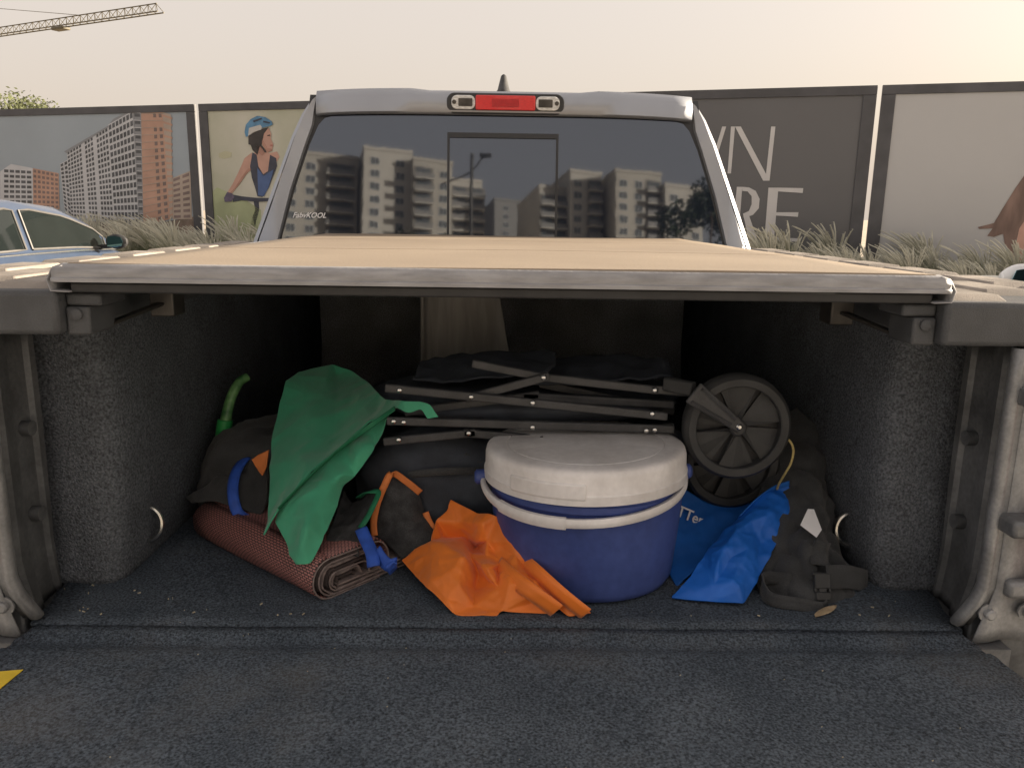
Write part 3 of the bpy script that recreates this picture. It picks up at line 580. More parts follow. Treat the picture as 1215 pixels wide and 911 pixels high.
for s_ in (-1, 1):
    # carpeted bed wall: a return facing the tailgate, then the long side
    mb = MB(); rows = []
    for x, y in [(.80, .165), (.765, .163), (.73, .160), (.705, .160), (.690, .165), (.680, .178), (.675, .20), (.672, .26), (.670, .4), (.669, .6), (.668, .9), (.668, 1.3), (.668, 1.71)]:
        rows.append([(s_*(x-.006*math.exp(-((z-1.12)/.12)**2)+.010*max(0, (.93-z)/.06)+.0015*math.sin(z*31+y*17)), y-.004*math.sin(z*9), z) for z in [.868, .885, .90, .93, .96, 1.0, 1.05, 1.1, 1.15, 1.2, 1.25, 1.30, 1.35, 1.40]])
    mb.loft(rows); mb.build('bed_wall', M['wallcarpet'], T, smooth=True, angle=70, solid=.006)
    # jamb: inner dusty panel, painted bead, rear face
    zs = [.862, .885, .905, .93, .96, 1.0, 1.08, 1.16, 1.24, 1.30, 1.345]
    def strip(lines, name, m, ang=60, solid=.003, foot=0, z0=0):
        mb = MB(); mb.loft([[(s_*(x-LV(z)*k), y+foot*max(0, .94-z), z) for z in zs if z > z0] for x, y, k in lines]); return mb.build(name, m, T, smooth=True, angle=ang, solid=solid)
    strip([(.800, .175, .0), (.793, .172, .15), (.793, .150, .2), (.801, .145, .2), (.801, .095, .3), (.793, .088, .35), (.790, .06, .5), (.797, .055, .5), (.797, .040, .5), (.788, .034, .6)], 'jamb_panel', M['jamb'], 30)
    strip([(.788, .033, .6), (.778, .022, .7), (.768, .010, .8), (.763, .0, .85), (.762, -.008, .85), (.766, -.014, .85), (.774, -.012, .8), (.780, -.006, .75), (.786, -.008, .7)], 'jamb_bead', M['silverdirty'], 80, foot=.35, z0=.87)
    strip([(.786, -.009, .7), (.815, -.004, .7), (.835, .004, .6), (.86, .004, .4), (.885, -.004, .2), (.95, .0, .1), (1.0, .01, .0)], 'jamb_face', M['silverdirty'], 60)
    # pocket pressed into the panel: two pads
    for z in (1.02, 1.17):
        mb = MB(); mb.lathe([(.0005, .0), (.010, .0), (.013, .004), (.013, .02)], (0, 0, 0), 12, axis='x')
        o = mb.build('plug', M['jamb'], T, smooth=True); o.location = (s_*.803, .12, z); o.rotation_euler.z = 0 if s_ < 0 else math.pi
    # striker brackets and bolts on the rear face
    for z, w_ in ((1.275, .05), (1.075, .075)):
        mb = MB(); mb.box(.772, .772+w_+.04, -.052, -.004, z-.016, z+.012); mb.box(.80, .80+w_, -.062, -.05, z-.013, z+.009)
        if s_ < 0: mb.v = [(-a, b, c) for a, b, c in mb.v]
        mb.build('latch_bracket', M['jamb'], T, bevel=.006)
    for x, z in ((.782, .915), (.845, .918), (.835, 1.08)):
        mb = MB(); mb.lathe([(.016, 0), (.016, -.004), (.009, -.004), (.009, -.011), (.006, -.013)], (s_*x, -.005 if z < 1 else -.062, z), 10, axis='y'); mb.build('bolt', M['silverdirty'], T)
    mb = MB(); mb.box(.80, .90, -.022, .0, .945, .975)
    if s_ < 0: mb.v = [(-a, b, c) for a, b, c in mb.v]
    mb.build('hinge_plate', M['silverdirty'], T, bevel=.008)
    mb = MB(); mb.box(.768, 1.005, .012, .03, .60, .90)
    if s_ < 0: mb.v = [(-a, b, c) for a, b, c in mb.v]
    mb.build('corner_panel', M['jamb'], T, bevel=.004)
    # plastic rail cap with raised tread pads on top
    mb = MB(); mb.box(.648, 1.0, -.012, 1.74, 1.347, 1.412)
    if s_ < 0: mb.v = [(-a, b, c) for a, b, c in mb.v]
    mb.build('rail_cap', M['plastic'], T, bevel=.008)
    for xi, (xa, xb) in enumerate(((.664, .755), (.775, .865), (.885, .975))):
        for k in range(7):
            ya = .015+k*.25+(.09 if xi == 1 else 0)
            mb = MB(); a0 = [(xa, ya), (xb, ya), (xb, ya+.2), (xa, ya+.2)]
            mb.loft([[(s_*x, y, 1.411) for x, y in a0], [(s_*(x+(.008 if x == xa else -.008)), y+(.015 if y == ya else -.015), 1.421) for x, y in a0]], True, False, True)
            mb.build('tread_pad', M['railtop'], T, bevel=.002)
    # cover clamp under the rail
    cl = MB(); cl.box(s_*.595 if s_ > 0 else -.647, s_*.595 if s_ < 0 else .647, .012, .09, 1.388, 1.4065); cl.box(min(s_*.612, s_*.647), max(s_*.612, s_*.647), .008, .085, 1.345, 1.387)
    co = cl.build('rail_clamp', M['plastic'], T, bevel=.004)
    kb = MB(); kb.lathe([(.009, 0), (.009, -.004), (.006, -.006)], (s_*.630, .008, 1.376), 14, axis='y'); kb.build('knob', M['plastic'], co, smooth=True)
    ar = MB(); ar.bar((s_*.62, .08, 1.352), (s_*.575, .18, 1.375), .018, .006, (0, 0, 1)); ar.box(min(s_*.555, s_*.595), max(s_*.555, s_*.595), .17, .22, 1.352, 1.405); ar.build('clamp_arm', M['darkmetal'], co, bevel=.003)
    # tie-down ring
    tr = MB(); tr.tube([(s_*(.676-.030*math.sin(a)), .262+.006*math.cos(a), .944+.032*math.cos(a)) for a in [math.pi*i/14 for i in range(15)]], .0048, 8); tr.build('tie_down_ring', M['steel'], T, smooth=True)
    # outer bed side
    mb = MB(); rows = []
    for y in [-.03, .0, .35, .6, 1.0, 1.3, 1.76]:
        rows.append([(s_*x, y, z) for x, z in ((.985, 1.40), (1.015, 1.36), (1.03, 1.15), (1.035, .95), (1.01, .62), (.96, .50))])
    mb.loft(rows); mb.build('bed_side', M['silver'], T, smooth=True, solid=.01)
    mb = MB(); mb.box(.87, 1.02, -.05, -.012, .90, 1.30)
    if s_ < 0: mb.v = [(-a, b, c) for a, b, c in mb.v]
    mb.build('tail_lamp', M['redlens'], T, bevel=.012)

mb = MB(); rows = []
for x in [-1.0, -.96, -.8, -.4, 0, .4, .8, .96, 1.0]:
    yb = -.20 if abs(x) < .9 else (-.16 if abs(x) < .98 else -.08)
    rows.append([(x, .05, .56), (x, yb+.02, .56), (x, yb, .58), (x, yb, .70), (x, yb+.02, .725), (x, .05, .728)])
mb.loft(rows, False); mb.build('rear_bumper', M['jamb'], T, smooth=True, angle=40, solid=.006)
# folding cover over the bed
TC = MB(); rows = []
W0 = .640
for y in [.0, .02, .25, .55, .565, .575, .585, .60, .9, 1.14, 1.155, 1.165, 1.175, 1.19, 1.5, 1.70, 1.72]:
    dip = -.006 if abs(y-.575) < .006 or abs(y-1.165) < .006 else 0
    rows.append([(x*W0, y, 1.4495+dip-(.004 if abs(x) > .985 else 0)+.0012*math.sin(x*3.1+y*2)-.0015*abs(math.sin(y*5.4))) for x in [-1, -.985, -.9, -.7, -.5, -.3, -.1, .1, .3, .5, .7, .9, .985, 1]])
TC.loft(rows); cover = TC.build('bed_cover', M['vinyl'], T, smooth=True, solid=.004)
mb = MB(); rows = []
for x in [-W0-.012, -W0+.0, -.5, -.25, 0, .25, .5, W0, W0+.012]:
    e_ = .004 if abs(x) > W0 else 0
    rows.append([(x, .006, 1.450-e_), (x, -.004, 1.449-e_), (x, -.0075, 1.446-e_), (x, -.009, 1.438), (x, -.0088, 1.4315), (x, -.012, 1.4295), (x, -.012, 1.4255), (x, .03, 1.4245)])
mb.loft(rows); mb.build('cover_edge', M['vinyledge'], cover, smooth=True, angle=50, solid=.002)
for s_ in (-1, 1):
    mb = MB(); rows = []
    for y in [-.008, .02, .5, 1.0, 1.72]:
        rows.append([(s_*(W0-.004), y, 1.448), (s_*(W0+.012), y, 1.442), (s_*(W0+.020), y, 1.428), (s_*(W0+.016), y, 1.4115), (s_*(W0-.01), y, 1.4105)])
    mb.loft(rows, False); mb.build('cover_side_edge', M['vinyledge'], cover, smooth=True, angle=50, solid=.002)
mb = MB(); mb.box(-.632, .632, .0, .05, 1.4085, 1.4235); mb.build('cover_seal', M['rubber'], cover, bevel=.003)
mb = MB(); mb.box(-.632, .632, .06, 1.70, 1.418, 1.446); mb.build('cover_panel', M['under'], cover)

# cab
def ry(z): return 1.76+(z-1.44)*math.tan(R(8))
half = [(0, 1.957), (.33, 1.957), (.37, 1.966), (.58, 1.958), (.66, 1.943), (.695, 1.922), (.73, 1.87), (.768, 1.79), (.835, 1.615), (.905, 1.43), (.95, 1.30), (1.0, 1.22), (1.02, 1.0), (1.0, .6), (.9, .5)]
def outline(y, sx=1, dz=0, lim=0): return [(-x*sx, (y if y is not None else ry(z)), z+dz) for x, z in reversed(half)]+[(x*sx, (y if y is not None else ry(z)), z+dz) for x, z in half[1:]]
rows = [outline(None, .985, -.006), [(x*1.0, y_+.012, z) for x, y_, z in outline(None)]]
rows += [[(x*1.012, y_+.25, z+.012) for x, y_, z in outline(None)], outline(2.6, 1.03, .02), outline(3.1, 1.02, .012)]
mb = MB(); mb.loft(rows); 
fr = [(x, min(3.1+max(0, (1.97-z))*1.35, 3.95) if z > 1.2 else 3.95, z-.0) for x, y_, z in outline(3.1, 1.02, .012)]
mb.loft([outline(3.1, 1.02, .012), fr]); mb.build('cab', M['silver'], T, smooth=True, angle=35)
wind = [(0, 1.872), (.35, 1.871), (.60, 1.866), (.645, 1.855), (.668, 1.83), (.70, 1.76), (.755, 1.60), (.800, 1.44), (.81, 1.36), (.74, 1.335), (.4, 1.33), (0, 1.33)]
wl = [(-x, z) for x, z in reversed(wind[:-1])]+[(x, z) for x, z in wind[1:-1]]
wl = [(-x, z) for x, z in wind[1:-1]][::-1]+[(x, z) for x, z in wind[:-1]]+[(0, 1.33)]
# pillars (rear skin around the glass)
sk = MB()
outer = [(.66, 1.937), (.69, 1.916), (.726, 1.865), (.762, 1.785), (.828, 1.61), (.897, 1.43), (.93, 1.30)]
inner = [(.672, 1.925), (.680, 1.895), (.690, 1.83), (.716, 1.76), (.770, 1.60), (.815, 1.43), (.83, 1.30)]
for s_ in (-1, 1):
    sk = MB(); sk.loft([[(s_*x*.985, ry(z)-.001, z) for x, z in outer], [(s_*(x*.75+xi*.25), ry(z)-.014, z) for (x, z), (xi, zi) in zip(outer, inner)], [(s_*xi, ry(zi)-.012, zi) for xi, zi in inner], [(s_*(xi-.006), ry(zi)+.01, zi) for xi, zi in inner]])
    sk.build('rear_pillar', M['silver'], T, smooth=True, angle=60)
gk = MB(); gk.poly([(x*1.012, ry(z)+.004, z+.006 if z > 1.8 else z) for x, z in [(-.69, 1.93), (-.70, 1.85), (-.73, 1.76), (-.785, 1.6), (-.83, 1.43), (-.83, 1.30), (.83, 1.30), (.83, 1.43), (.785, 1.6), (.73, 1.76), (.70, 1.85), (.69, 1.93)]], (0, .02, 0)); gk.build('window_surround', M['gasket'], T)
rw = MB(); rw.poly([(x, ry(z)-.004, z) for x, z in wl], (0, .006, 0)); win = rw.build('rear_window', M['tint'], T)
lp_ = MB(); lp_.box(-.81, .81, ry(1.33)+.02, ry(1.33)+.06, .9, 1.34); lp_.build('cab_back', M['silver'], T)
for nm, a, b, c_, d_ in (('slider_frame', -.205, .195, 1.795, 1.812), ('slider_frame', -.205, -.197, 1.33, 1.795), ('slider_frame', .187, .195, 1.33, 1.795)):
    fm = MB(); fm.poly([(a, ry(c_)-.010, c_), (b, ry(c_)-.010, c_), (b, ry(d_)-.010, d_), (a, ry(d_)-.010, d_)], (0, .005, 0)); fm.build(nm, M['gasket'], win)
# sticker lettering
def text(body, name, size, m, parent, Mx, ext=.0006, shear=0, w=1):
    cu = bpy.data.curves.new(name, 'FONT'); cu.body = body; cu.size = size; cu.extrude = ext; cu.shear = shear; cu.resolution_u = 3; cu.offset = .0008*w
    tmp = bpy.data.objects.new(name, cu); col.objects.link(tmp); dg = bpy.context.evaluated_depsgraph_get(); dg.update()
    me = bpy.data.meshes.new_from_object(tmp.evaluated_get(dg)); bpy.data.objects.remove(tmp); me.materials.clear(); me.materials.append(m)
    me.transform(Mx); o = bpy.data.objects.new(name, me); col.objects.link(o); o.parent = parent; return o
text('FabvKOOL', 'sticker_lettering', .026, M['white'], win, Matrix.Translation((-.762, ry(1.505)-.0085, 1.505)) @ Matrix.Rotation(R(82), 4, 'X'), .0004, .35, .6)
# roof rear panel, brake light, antenna
sp = MB(); rows = []
for x in [i/20*2-1 for i in range(21)]:
    X = x*.672; dz = -.016*abs(x)**4; up = .0 if abs(X) < .33 else .007
    rows.append([(X, ry(1.87)-.012, 1.874+dz*.7), (X, ry(1.89)-.026, 1.883+dz*.8), (X, ry(1.93)-.024, 1.935+dz), (X, ry(1.95)-.008, 1.955+dz+up), (X, ry(1.95)+.05, 1.962+dz+up)])
sp.loft(rows); sp.build('roof_edge', M['silver'], T, smooth=True, angle=60, solid=.004)
bh = MB(); by_ = ry(1.91)-.030
def rr(x0, x1, z0, z1, rad, y, d, n=6, topin=0):
    pts = []
    for cx, cz, a0 in ((x1-rad, z1-rad, 0), (x0+rad, z1-rad, 90), (x0+rad, z0+rad, 180), (x1-rad, z0+rad, 270)):
        for i in range(n+1): a = R(a0+90*i/n); pts.append((cx+rad*math.cos(a), y, cz+rad*math.sin(a)))
    q = MB(); q.poly(pts, (0, d, 0)); return q
BL = rr(-.207, .212, 1.876, 1.947, .028, by_, .02).build('brake_light', M['gasket'], T, bevel=.004)
rr(-.190, -.105, 1.890, 1.938, .02, by_-.006, .008).build('clear_lens', M['clearlens'], BL, bevel=.003)
rr(.110, .195, 1.890, 1.938, .02, by_-.006, .008).build('clear_lens', M['clearlens'], BL, bevel=.003)
rr(-.104, .109, 1.889, 1.939, .006, by_-.008, .010).build('red_lens', M['redlens'], BL, bevel=.003)
for x0, x1 in ((-.165, -.115), (.12, .17)): rr(x0, x1, 1.900, 1.927, .003, by_-.0085, .003).build('reflector', M['darkmetal'], BL)
for x in (-.18, .185): 
    q = MB(); q.lathe([(.0075, 0), (.0075, -.003), (.003, -.003)], (x, by_-.006, 1.914), 10, axis='y'); q.build('screw', M['darkmetal'], BL)
rr(-.045, .05, 1.900, 1.926, .003, by_-.0105, .003).build('reflector', mat('dark_red_lens', (.42, .02, .025), .3, .1, 50), BL)
an = MB(); rows = []
for z, hw, y0, y1 in ((1.95, .040, 1.99, 2.20), (1.985, .034, 2.0, 2.19), (2.0, .024, 2.03, 2.17), (2.03, .017, 2.065, 2.155), (2.055, .011, 2.09, 2.15), (2.06, .006, 2.10, 2.145)):
    rows.append([(-.005+hw*math.cos(a), (y0+y1)/2+(y1-y0)/2*math.sin(a), z) for a in [2*math.pi*i/14 for i in range(14)]])
an.loft(rows, True, True, True); an.build('roof_antenna', M['rubber'], T, smooth=True, angle=60)
# side windows, hood, wheels
for s_ in (-1, 1):
    for a, b in ((1.95, 2.75), (2.85, 3.6)):
        q = MB(); q.loft([[(s_*.938, a+.25, 1.44), (s_*.938, b, 1.44)], [(s_*.868, a+.27, 1.62), (s_*.868, b-.12, 1.62)], [(s_*.797, a+.30, 1.80), (s_*.797, b-.32, 1.80)]]); q.build('side_window', M['glassdark'], T, solid=.006)
    for wy in (.80, 4.55):
        wh = MB(); wh.lathe([(.26, -.13), (.38, -.13), (.405, -.09), (.405, .09), (.38, .13), (.26, .13)], (s_*.88, wy, .405), 32, axis='x'); wo_ = wh.build('wheel', M['rubber'], T, smooth=True)
        rm = MB(); rm.lathe([(.03, s_*.15), (.24, s_*.14), (.262, s_*.12), (.262, 0)], (s_*.88, wy, .405), 24, axis='x'); rm.build('rim', M['steel'], wo_, smooth=True)
hd = MB(); rows = []
for y, zt, w_ in ((3.9, 1.28, .97), (4.4, 1.26, .98), (5.0, 1.20, .95), (5.25, 1.08, .90)):
    rows.append([(-w_, y, .45), (-w_, y, zt-.12), (-w_*.85, y, zt), (-.3, y, zt+.03), (.3, y, zt+.03), (w_*.85, y, zt), (w_, y, zt-.12), (w_, y, .45)])
hd.loft(rows, False, True, True); hd.build('hood', M['silver'], T, smooth=True, angle=30)
ub = MB(); ub.box(-.7, .7, .2, 5.0, .40, .75); ub.build('chassis', M['rubber'], T)
# yellow warning label lying at the corner of the tailgate carpet
STK = [(-0.7043,-0.121,0.872),(-0.7671,-0.1322,0.872),(-0.751,-0.2249,0.872),(-0.7089,-0.1683,0.872),(-0.703,-0.1742,0.872)]
lb = MB(); q = [Vector(STK[0]), Vector(STK[1]), Vector(STK[2]), Vector(STK[3])]; q = [Vector((a.x+.014, a.y, .8755)) for a in q]; lb.poly(q, (0, 0, .001)); lo = lb.build('warning_label', M['yellow'], T)
lk = MB()
for a, b, w_ in (((-.722, -.142), (-.738, -.157), .004), ((-.716, -.150), (-.733, -.166), .002), ((-.745, -.140), (-.765, -.155), .006)):
    lk.bar((*a, .8770), (*b, .8770), w_, .0006, (0, 0, 1))
lk.build('label_print', M['ink'], lo)

# ================================================================ CARGO
FL = .8755
# ---- rolled woven mat
A0, A1, A2 = [Vector(q) for q in [(-0.6186,0.3342,0.877),(-0.3328,0.0792,0.877),(-0.2044,0.1696,0.877)]]
ax = (A0-A1).normalized(); ax.z = 0; wd = Vector((-ax.y, ax.x, 0)); wd = wd if wd.y > 0 else -wd
Lm = (A0-A1).length+.02
mt = empty('rolled_mat', (A1.x, A1.y, FL)); tag(mt, 'folded red woven mat on the bed carpet under the green cloth', 'mat')
def stad(w, h, r_, k=10):
    """flattened roll section: (across, up)"""
    pts = []
    for i in range(k+1): a = math.pi/2+math.pi*i/k; pts.append((r_+r_*math.cos(a), h/2+h/2*math.sin(a)))
    for i in range(k+1): a = -math.pi/2+math.pi*i/k; pts.append((w-r_+r_*math.cos(a), h/2+h/2*math.sin(a)))
    return pts
def matlayer(name, w, h, r_, off, m, l0, l1, up=0):
    sec = stad(w, h, r_); me = bpy.data.meshes.new(name); vs_ = []; fs = []; uv = []
    n = len(sec); K = 6; per = [0]
    for i in range(n): a = Vector(sec[i]); b = Vector(sec[(i+1) % n]); per.append(per[-1]+(b-a).length)
    for i in range(K+1):
        t = l0+(l1-l0)*i/K
        for j in range(n+1):
            a, z = sec[j % n]; vs_.append(ax*t+wd*(a+off)+Vector((0, 0, z+up+.003*math.sin(t*9+j))))
    for i in range(K):
        for j in range(n): o_ = i*(n+1)+j; fs.append((o_, o_+1, o_+n+2, o_+n+1)); 
    me.from_pydata(vs_, [], fs); lay = me.uv_layers.new()
    for pl in me.polygons:
        for li in pl.loop_indices:
            vi = me.loops[li].vertex_index; i, j = divmod(vi, n+1); lay.data[li].uv = ((l0+(l1-l0)*i/K)/.0105, per[j]/.0060)
    me.materials.append(m); o = bpy.data.objects.new(name, me); col.objects.link(o); o.parent = mt
    md = o.modifiers.new('s', 'SOLIDIFY'); md.thickness = .003; me.polygons.foreach_set('use_smooth', [True]*len(fs)); return o
matlayer('outer_wrap', .165, .072, .034, 0, M['woven'], .0, Lm)
for k in range(5):
    i_ = k+1; matlayer('inner_layer', .165-.026*i_, .072-.0125*i_, max(.004, .034-.006*i_), .011*i_, M['matdark'] if k % 2 == 0 else M['matedge'], .001*i_, Lm-.01, up=.0026*i_+.0016*(i_ % 2))
for (ww, hh, rr_, off, up) in ((.165, .072, .034, 0, 0), (.139, .0595, .028, .011, .0042), (.087, .0345, .016, .033, .0094)):
    q = MB(); sec = stad(ww, hh, rr_); q.tube([ax*-.001+wd*(a+off)+Vector((0, 0, z+up)) for a, z in sec+[sec[0]]], .0016, 5, False); q.build('bound_edge', M['matedge'], mt)
q = MB()
for k, (z, l) in enumerate(((.004, .30), (.011, .27), (.018, .24))): q.bar(wd*.05+Vector((0, 0, z)), wd*l+ax*-.01+Vector((0, 0, z+.006)), .002, .003, (0, 0, 1)); q.bar(wd*.05+ax*.10+Vector((0, 0, z)), wd*l+ax*.1+Vector((0, 0, z+.006)), .2, .0025, (0, 0, 1))
q.build('loose_end', M['matedge'], mt)

# ---- green cloth
G = thing('green_cloth', 'crumpled green fabric cover draped from the wagon over the red mat', 'cloth')
sheet('upper_panel', [(-0.4821,0.5,1.174),(-0.4608,0.54,1.1873),(-0.4361,0.57,1.1936),(-0.3933,0.57,1.1985),(-0.342,0.55,1.1867),(-0.2939,0.48,1.1752),(-0.2616,0.4,1.1704),(-0.237,0.33,1.1748),(-0.1971,0.235,1.1978),(-0.1659,0.228,1.199),(-0.1441,0.226,1.1939),(-0.1266,0.222,1.1683),(-0.1505,0.222,1.1635),(-0.1617,0.228,1.182),(-0.184,0.232,1.1718),(-0.2045,0.24,1.1795),(-0.2131,0.255,1.177),(-0.2569,0.275,1.1413),(-0.3009,0.265,1.1086),(-0.3391,0.23,1.0795),(-0.3744,0.19,1.0492),(-0.4078,0.165,1.0152),(-0.4373,0.155,0.9601),(-0.4381,0.19,0.9776),(-0.4542,0.26,1.0164),(-0.4698,0.33,1.0607),(-0.4806,0.4,1.1),(-0.4829,0.46,1.1411)], [(-0.3794,0.55,1.1727),(-0.4242,0.47,1.1603),(-0.3558,0.43,1.1446),(-0.3914,0.365,1.1106),(-0.32,0.37,1.1348),(-0.3969,0.285,1.0755),(-0.4081,0.235,1.04),(-0.4532,0.36,1.0864),(-0.2942,0.39,1.1549),(-0.395,0.5,1.1697),(-0.4483,0.42,1.1205),(-0.328,0.47,1.1614),(-0.3423,0.31,1.0925),(-0.4249,0.21,1.0069),(-0.4206,0.345,1.0911),(-0.2561,0.33,1.153)], M['green'], G, .003, .005, 8, 4, 3, 1)
sheet('lower_panel', [(-0.2225,0.29,1.1649),(-0.2313,0.285,1.1389),(-0.251,0.26,1.0989),(-0.2836,0.235,1.0506),(-0.3073,0.24,1.0322),(-0.3113,0.19,1.0065),(-0.3209,0.13,0.9765),(-0.3365,0.085,0.9435),(-0.3622,0.09,0.9409),(-0.3793,0.11,0.9492),(-0.3977,0.15,0.9627),(-0.4199,0.18,0.9818),(-0.4164,0.195,1.0081),(-0.3834,0.225,1.0414),(-0.347,0.265,1.0729),(-0.3077,0.3,1.103),(-0.2626,0.31,1.1366)], [(-0.3695,0.185,1.0352),(-0.347,0.105,1.0044),(-0.3375,0.155,1.0198),(-0.3216,0.205,1.0513),(-0.3059,0.215,1.0618),(-0.2982,0.245,1.0704),(-0.2679,0.255,1.1049),(-0.2599,0.29,1.1136),(-0.354,0.095,0.9738),(-0.3836,0.15,0.9944),(-0.3241,0.17,1.0141),(-0.3342,0.115,0.9739),(-0.2836,0.24,1.0862)], M['green'], G, .003, .005, 9, 4, 3, 2)
ribbon('hem', [Vector(q)+Vector((0, -.006, .001)) for q in [(-0.2131,0.255,1.177),(-0.2569,0.275,1.1413),(-0.3009,0.265,1.1086),(-0.3391,0.23,1.0795),(-0.3744,0.19,1.0492),(-0.4078,0.165,1.0152)]], .009, M['greentrim'], G, .002, (.5, 0, .8))
# ---- orange bag
O = thing('orange_bag', 'orange nylon bag with a black mesh panel lying before the bucket', 'bag')
sheet('orange_fabric', [(-0.1985,0.2,0.9005),(-0.1737,0.205,0.9216),(-0.1445,0.2,0.9401),(-0.1396,0.25,0.9609),(-0.1163,0.26,0.9787),(-0.1114,0.27,0.9965),(-0.0596,0.215,0.9903),(-0.0236,0.185,0.9976),(0.0077,0.155,0.9842),(0.0296,0.13,0.9677),(0.0331,0.115,0.9383),(0.0608,0.09,0.9252),(0.1114,0.055,0.904),(0.1388,0.045,0.8812),(0.1012,0.04,0.8766),(0.0794,0.055,0.886),(0.0747,0.055,0.8771),(0.063,0.05,0.8762),(-0.0118,0.05,0.8802),(-0.0182,0.042,0.8753),(-0.0893,0.045,0.8753),(-0.11,0.065,0.8864),(-0.136,0.1,0.8933),(-0.1681,0.15,0.894)], [(-0.11,0.165,0.9474),(-0.1214,0.13,0.9263),(-0.1329,0.105,0.909),(-0.0803,0.125,0.9436),(-0.04,0.15,0.9325),(-0.0534,0.14,0.9036),(-0.0391,0.1,0.9339),(-0.0597,0.125,0.8849),(-0.0847,0.08,0.9146),(-0.1035,0.065,0.8935),(-0.0611,0.07,0.877),(-0.0187,0.085,0.9054),(0.0009,0.07,0.9202),(-0.0056,0.1,0.9269),(0.0143,0.095,0.9295),(-0.0157,0.135,0.9267),(-0.0549,0.185,0.9467),(-0.0823,0.245,0.9282),(-0.0619,0.245,0.9106),(-0.048,0.18,0.9826),(0.0112,0.125,0.948),(-0.0264,0.165,0.937),(-0.019,0.135,0.9174),(-0.0928,0.235,0.9636),(-0.1158,0.25,0.9258),(0.0365,0.06,0.9185),(0.0372,0.062,0.8891),(0.0476,0.095,0.9298),(0.0656,0.052,0.9087),(0.0823,0.056,0.8997),(0.0282,0.115,0.9273),(0.0303,0.058,0.9018),(0.0796,0.07,0.9138),(-0.068,0.16,0.9276),(-0.1024,0.1,0.9261),(-0.1485,0.165,0.9171),(0.0009,0.14,0.9668),(-0.0406,0.175,0.9512)], M['orange'], O, .0025, .0035, 15, 4, 2, 3)
ribbon('tail_strip', [(-0.0191,0.135,0.9248),(0.0042,0.085,0.9253),(0.036,0.045,0.9191),(0.0648,0.035,0.9018),(0.0779,0.035,0.8914)], .030, M['orange'], O, .0025, (.55, -.2, .8)); ribbon('tail_strip', [(0.025,0.125,0.9372),(0.0468,0.08,0.937),(0.0777,0.045,0.9229),(0.1064,0.035,0.9021),(0.1262,0.035,0.8859)], .026, M['orange'], O, .0025, (.55, -.2, .8))
sheet('mesh_panel', [(-0.2222,0.275,1.0462),(-0.1729,0.275,1.0097),(-0.1593,0.265,0.9704),(-0.1302,0.245,0.9278),(-0.145,0.205,0.9333),(-0.1992,0.205,0.8943),(-0.2391,0.235,0.9233),(-0.2551,0.245,0.9306),(-0.2488,0.26,0.9911),(-0.2378,0.265,1.0243)], [(-0.2106,0.25,0.9953),(-0.19,0.225,0.9552),(-0.224,0.235,0.9507),(-0.1805,0.24,0.9801)], M['blackmesh'], O, .003, .005, 18, 3, 2, 4)
ribbon('orange_binding', [(-0.1692,0.268,1.0084),(-0.1938,0.266,1.0302),(-0.2207,0.264,1.048),(-0.2347,0.257,1.0272),(-0.249,0.25,0.991),(-0.2549,0.243,0.9588),(-0.2528,0.236,0.9344)], .013, M['orangetrim'], O, .002, (1, 0, .2))
ribbon('orange_binding', [(-0.1586,0.258,0.9732),(-0.1488,0.25,0.953),(-0.1296,0.238,0.9328)], .012, M['orangetrim'], O, .002, (1, 0, .2))
# ---- mesh pouch with green edge, blue webbing
P_ = thing('mesh_pouch', 'black mesh pouch with green edging beside the green cloth', 'pouch')
sheet('mesh_panel', [(-0.2476,0.26,1.0126),(-0.2749,0.28,1.0035),(-0.2985,0.29,0.9771),(-0.3249,0.32,1.0014),(-0.3297,0.22,0.9634),(-0.3328,0.165,0.944),(-0.2974,0.155,0.9337),(-0.2614,0.14,0.9289),(-0.2662,0.19,0.9702)], [(-0.2822,0.2,0.9751),(-0.3016,0.18,0.9589),(-0.2676,0.235,0.9921)], M['blackmesh'], P_, .003, .006, 18, 3, 2, 5)
ribbon('green_binding', [(-0.2884,0.27,0.9959),(-0.2675,0.255,1.0127),(-0.2452,0.245,1.0172),(-0.2489,0.22,1.0042),(-0.2581,0.195,0.9865),(-0.2687,0.18,0.9728)], .011, M['greentrim'], P_, .002, (1, 0, .3))
ribbon('blue_strap', [(-0.2664,0.175,0.9734),(-0.2527,0.15,0.9602),(-0.2392,0.125,0.9478),(-0.2336,0.105,0.9337)], .022, M['strap'], P_, .003, (1, 0, .1)); ribbon('blue_strap', [(-0.2317,0.13,0.9515),(-0.2188,0.115,0.9408),(-0.2066,0.105,0.9369),(-0.1964,0.11,0.9375),(-0.2088,0.1,0.9276)], .024, M['strap'], P_, .003, (.4, 0, 1))
# ---- black duffel under the wagon
Dg = thing('duffel_bag', 'dark navy duffel bag under the folded wagon beside the bucket', 'bag')
blob('body', (-.11, .43, .975), (.20, .15, .145), M['navy'], Dg, .15, 6, 3, FL)
ribbon('strap', [(-.01, .30, .885), (.0, .285, .96), (-.03, .29, 1.03), (-.09, .30, 1.07)], .022, M['black'], Dg, .003)
ribbon('seam_band', [(-.26, .31, 1.02), (-.12, .275, 1.05), (.03, .30, 1.04)], .014, M['black'], Dg, .002, (0, 0, 1))

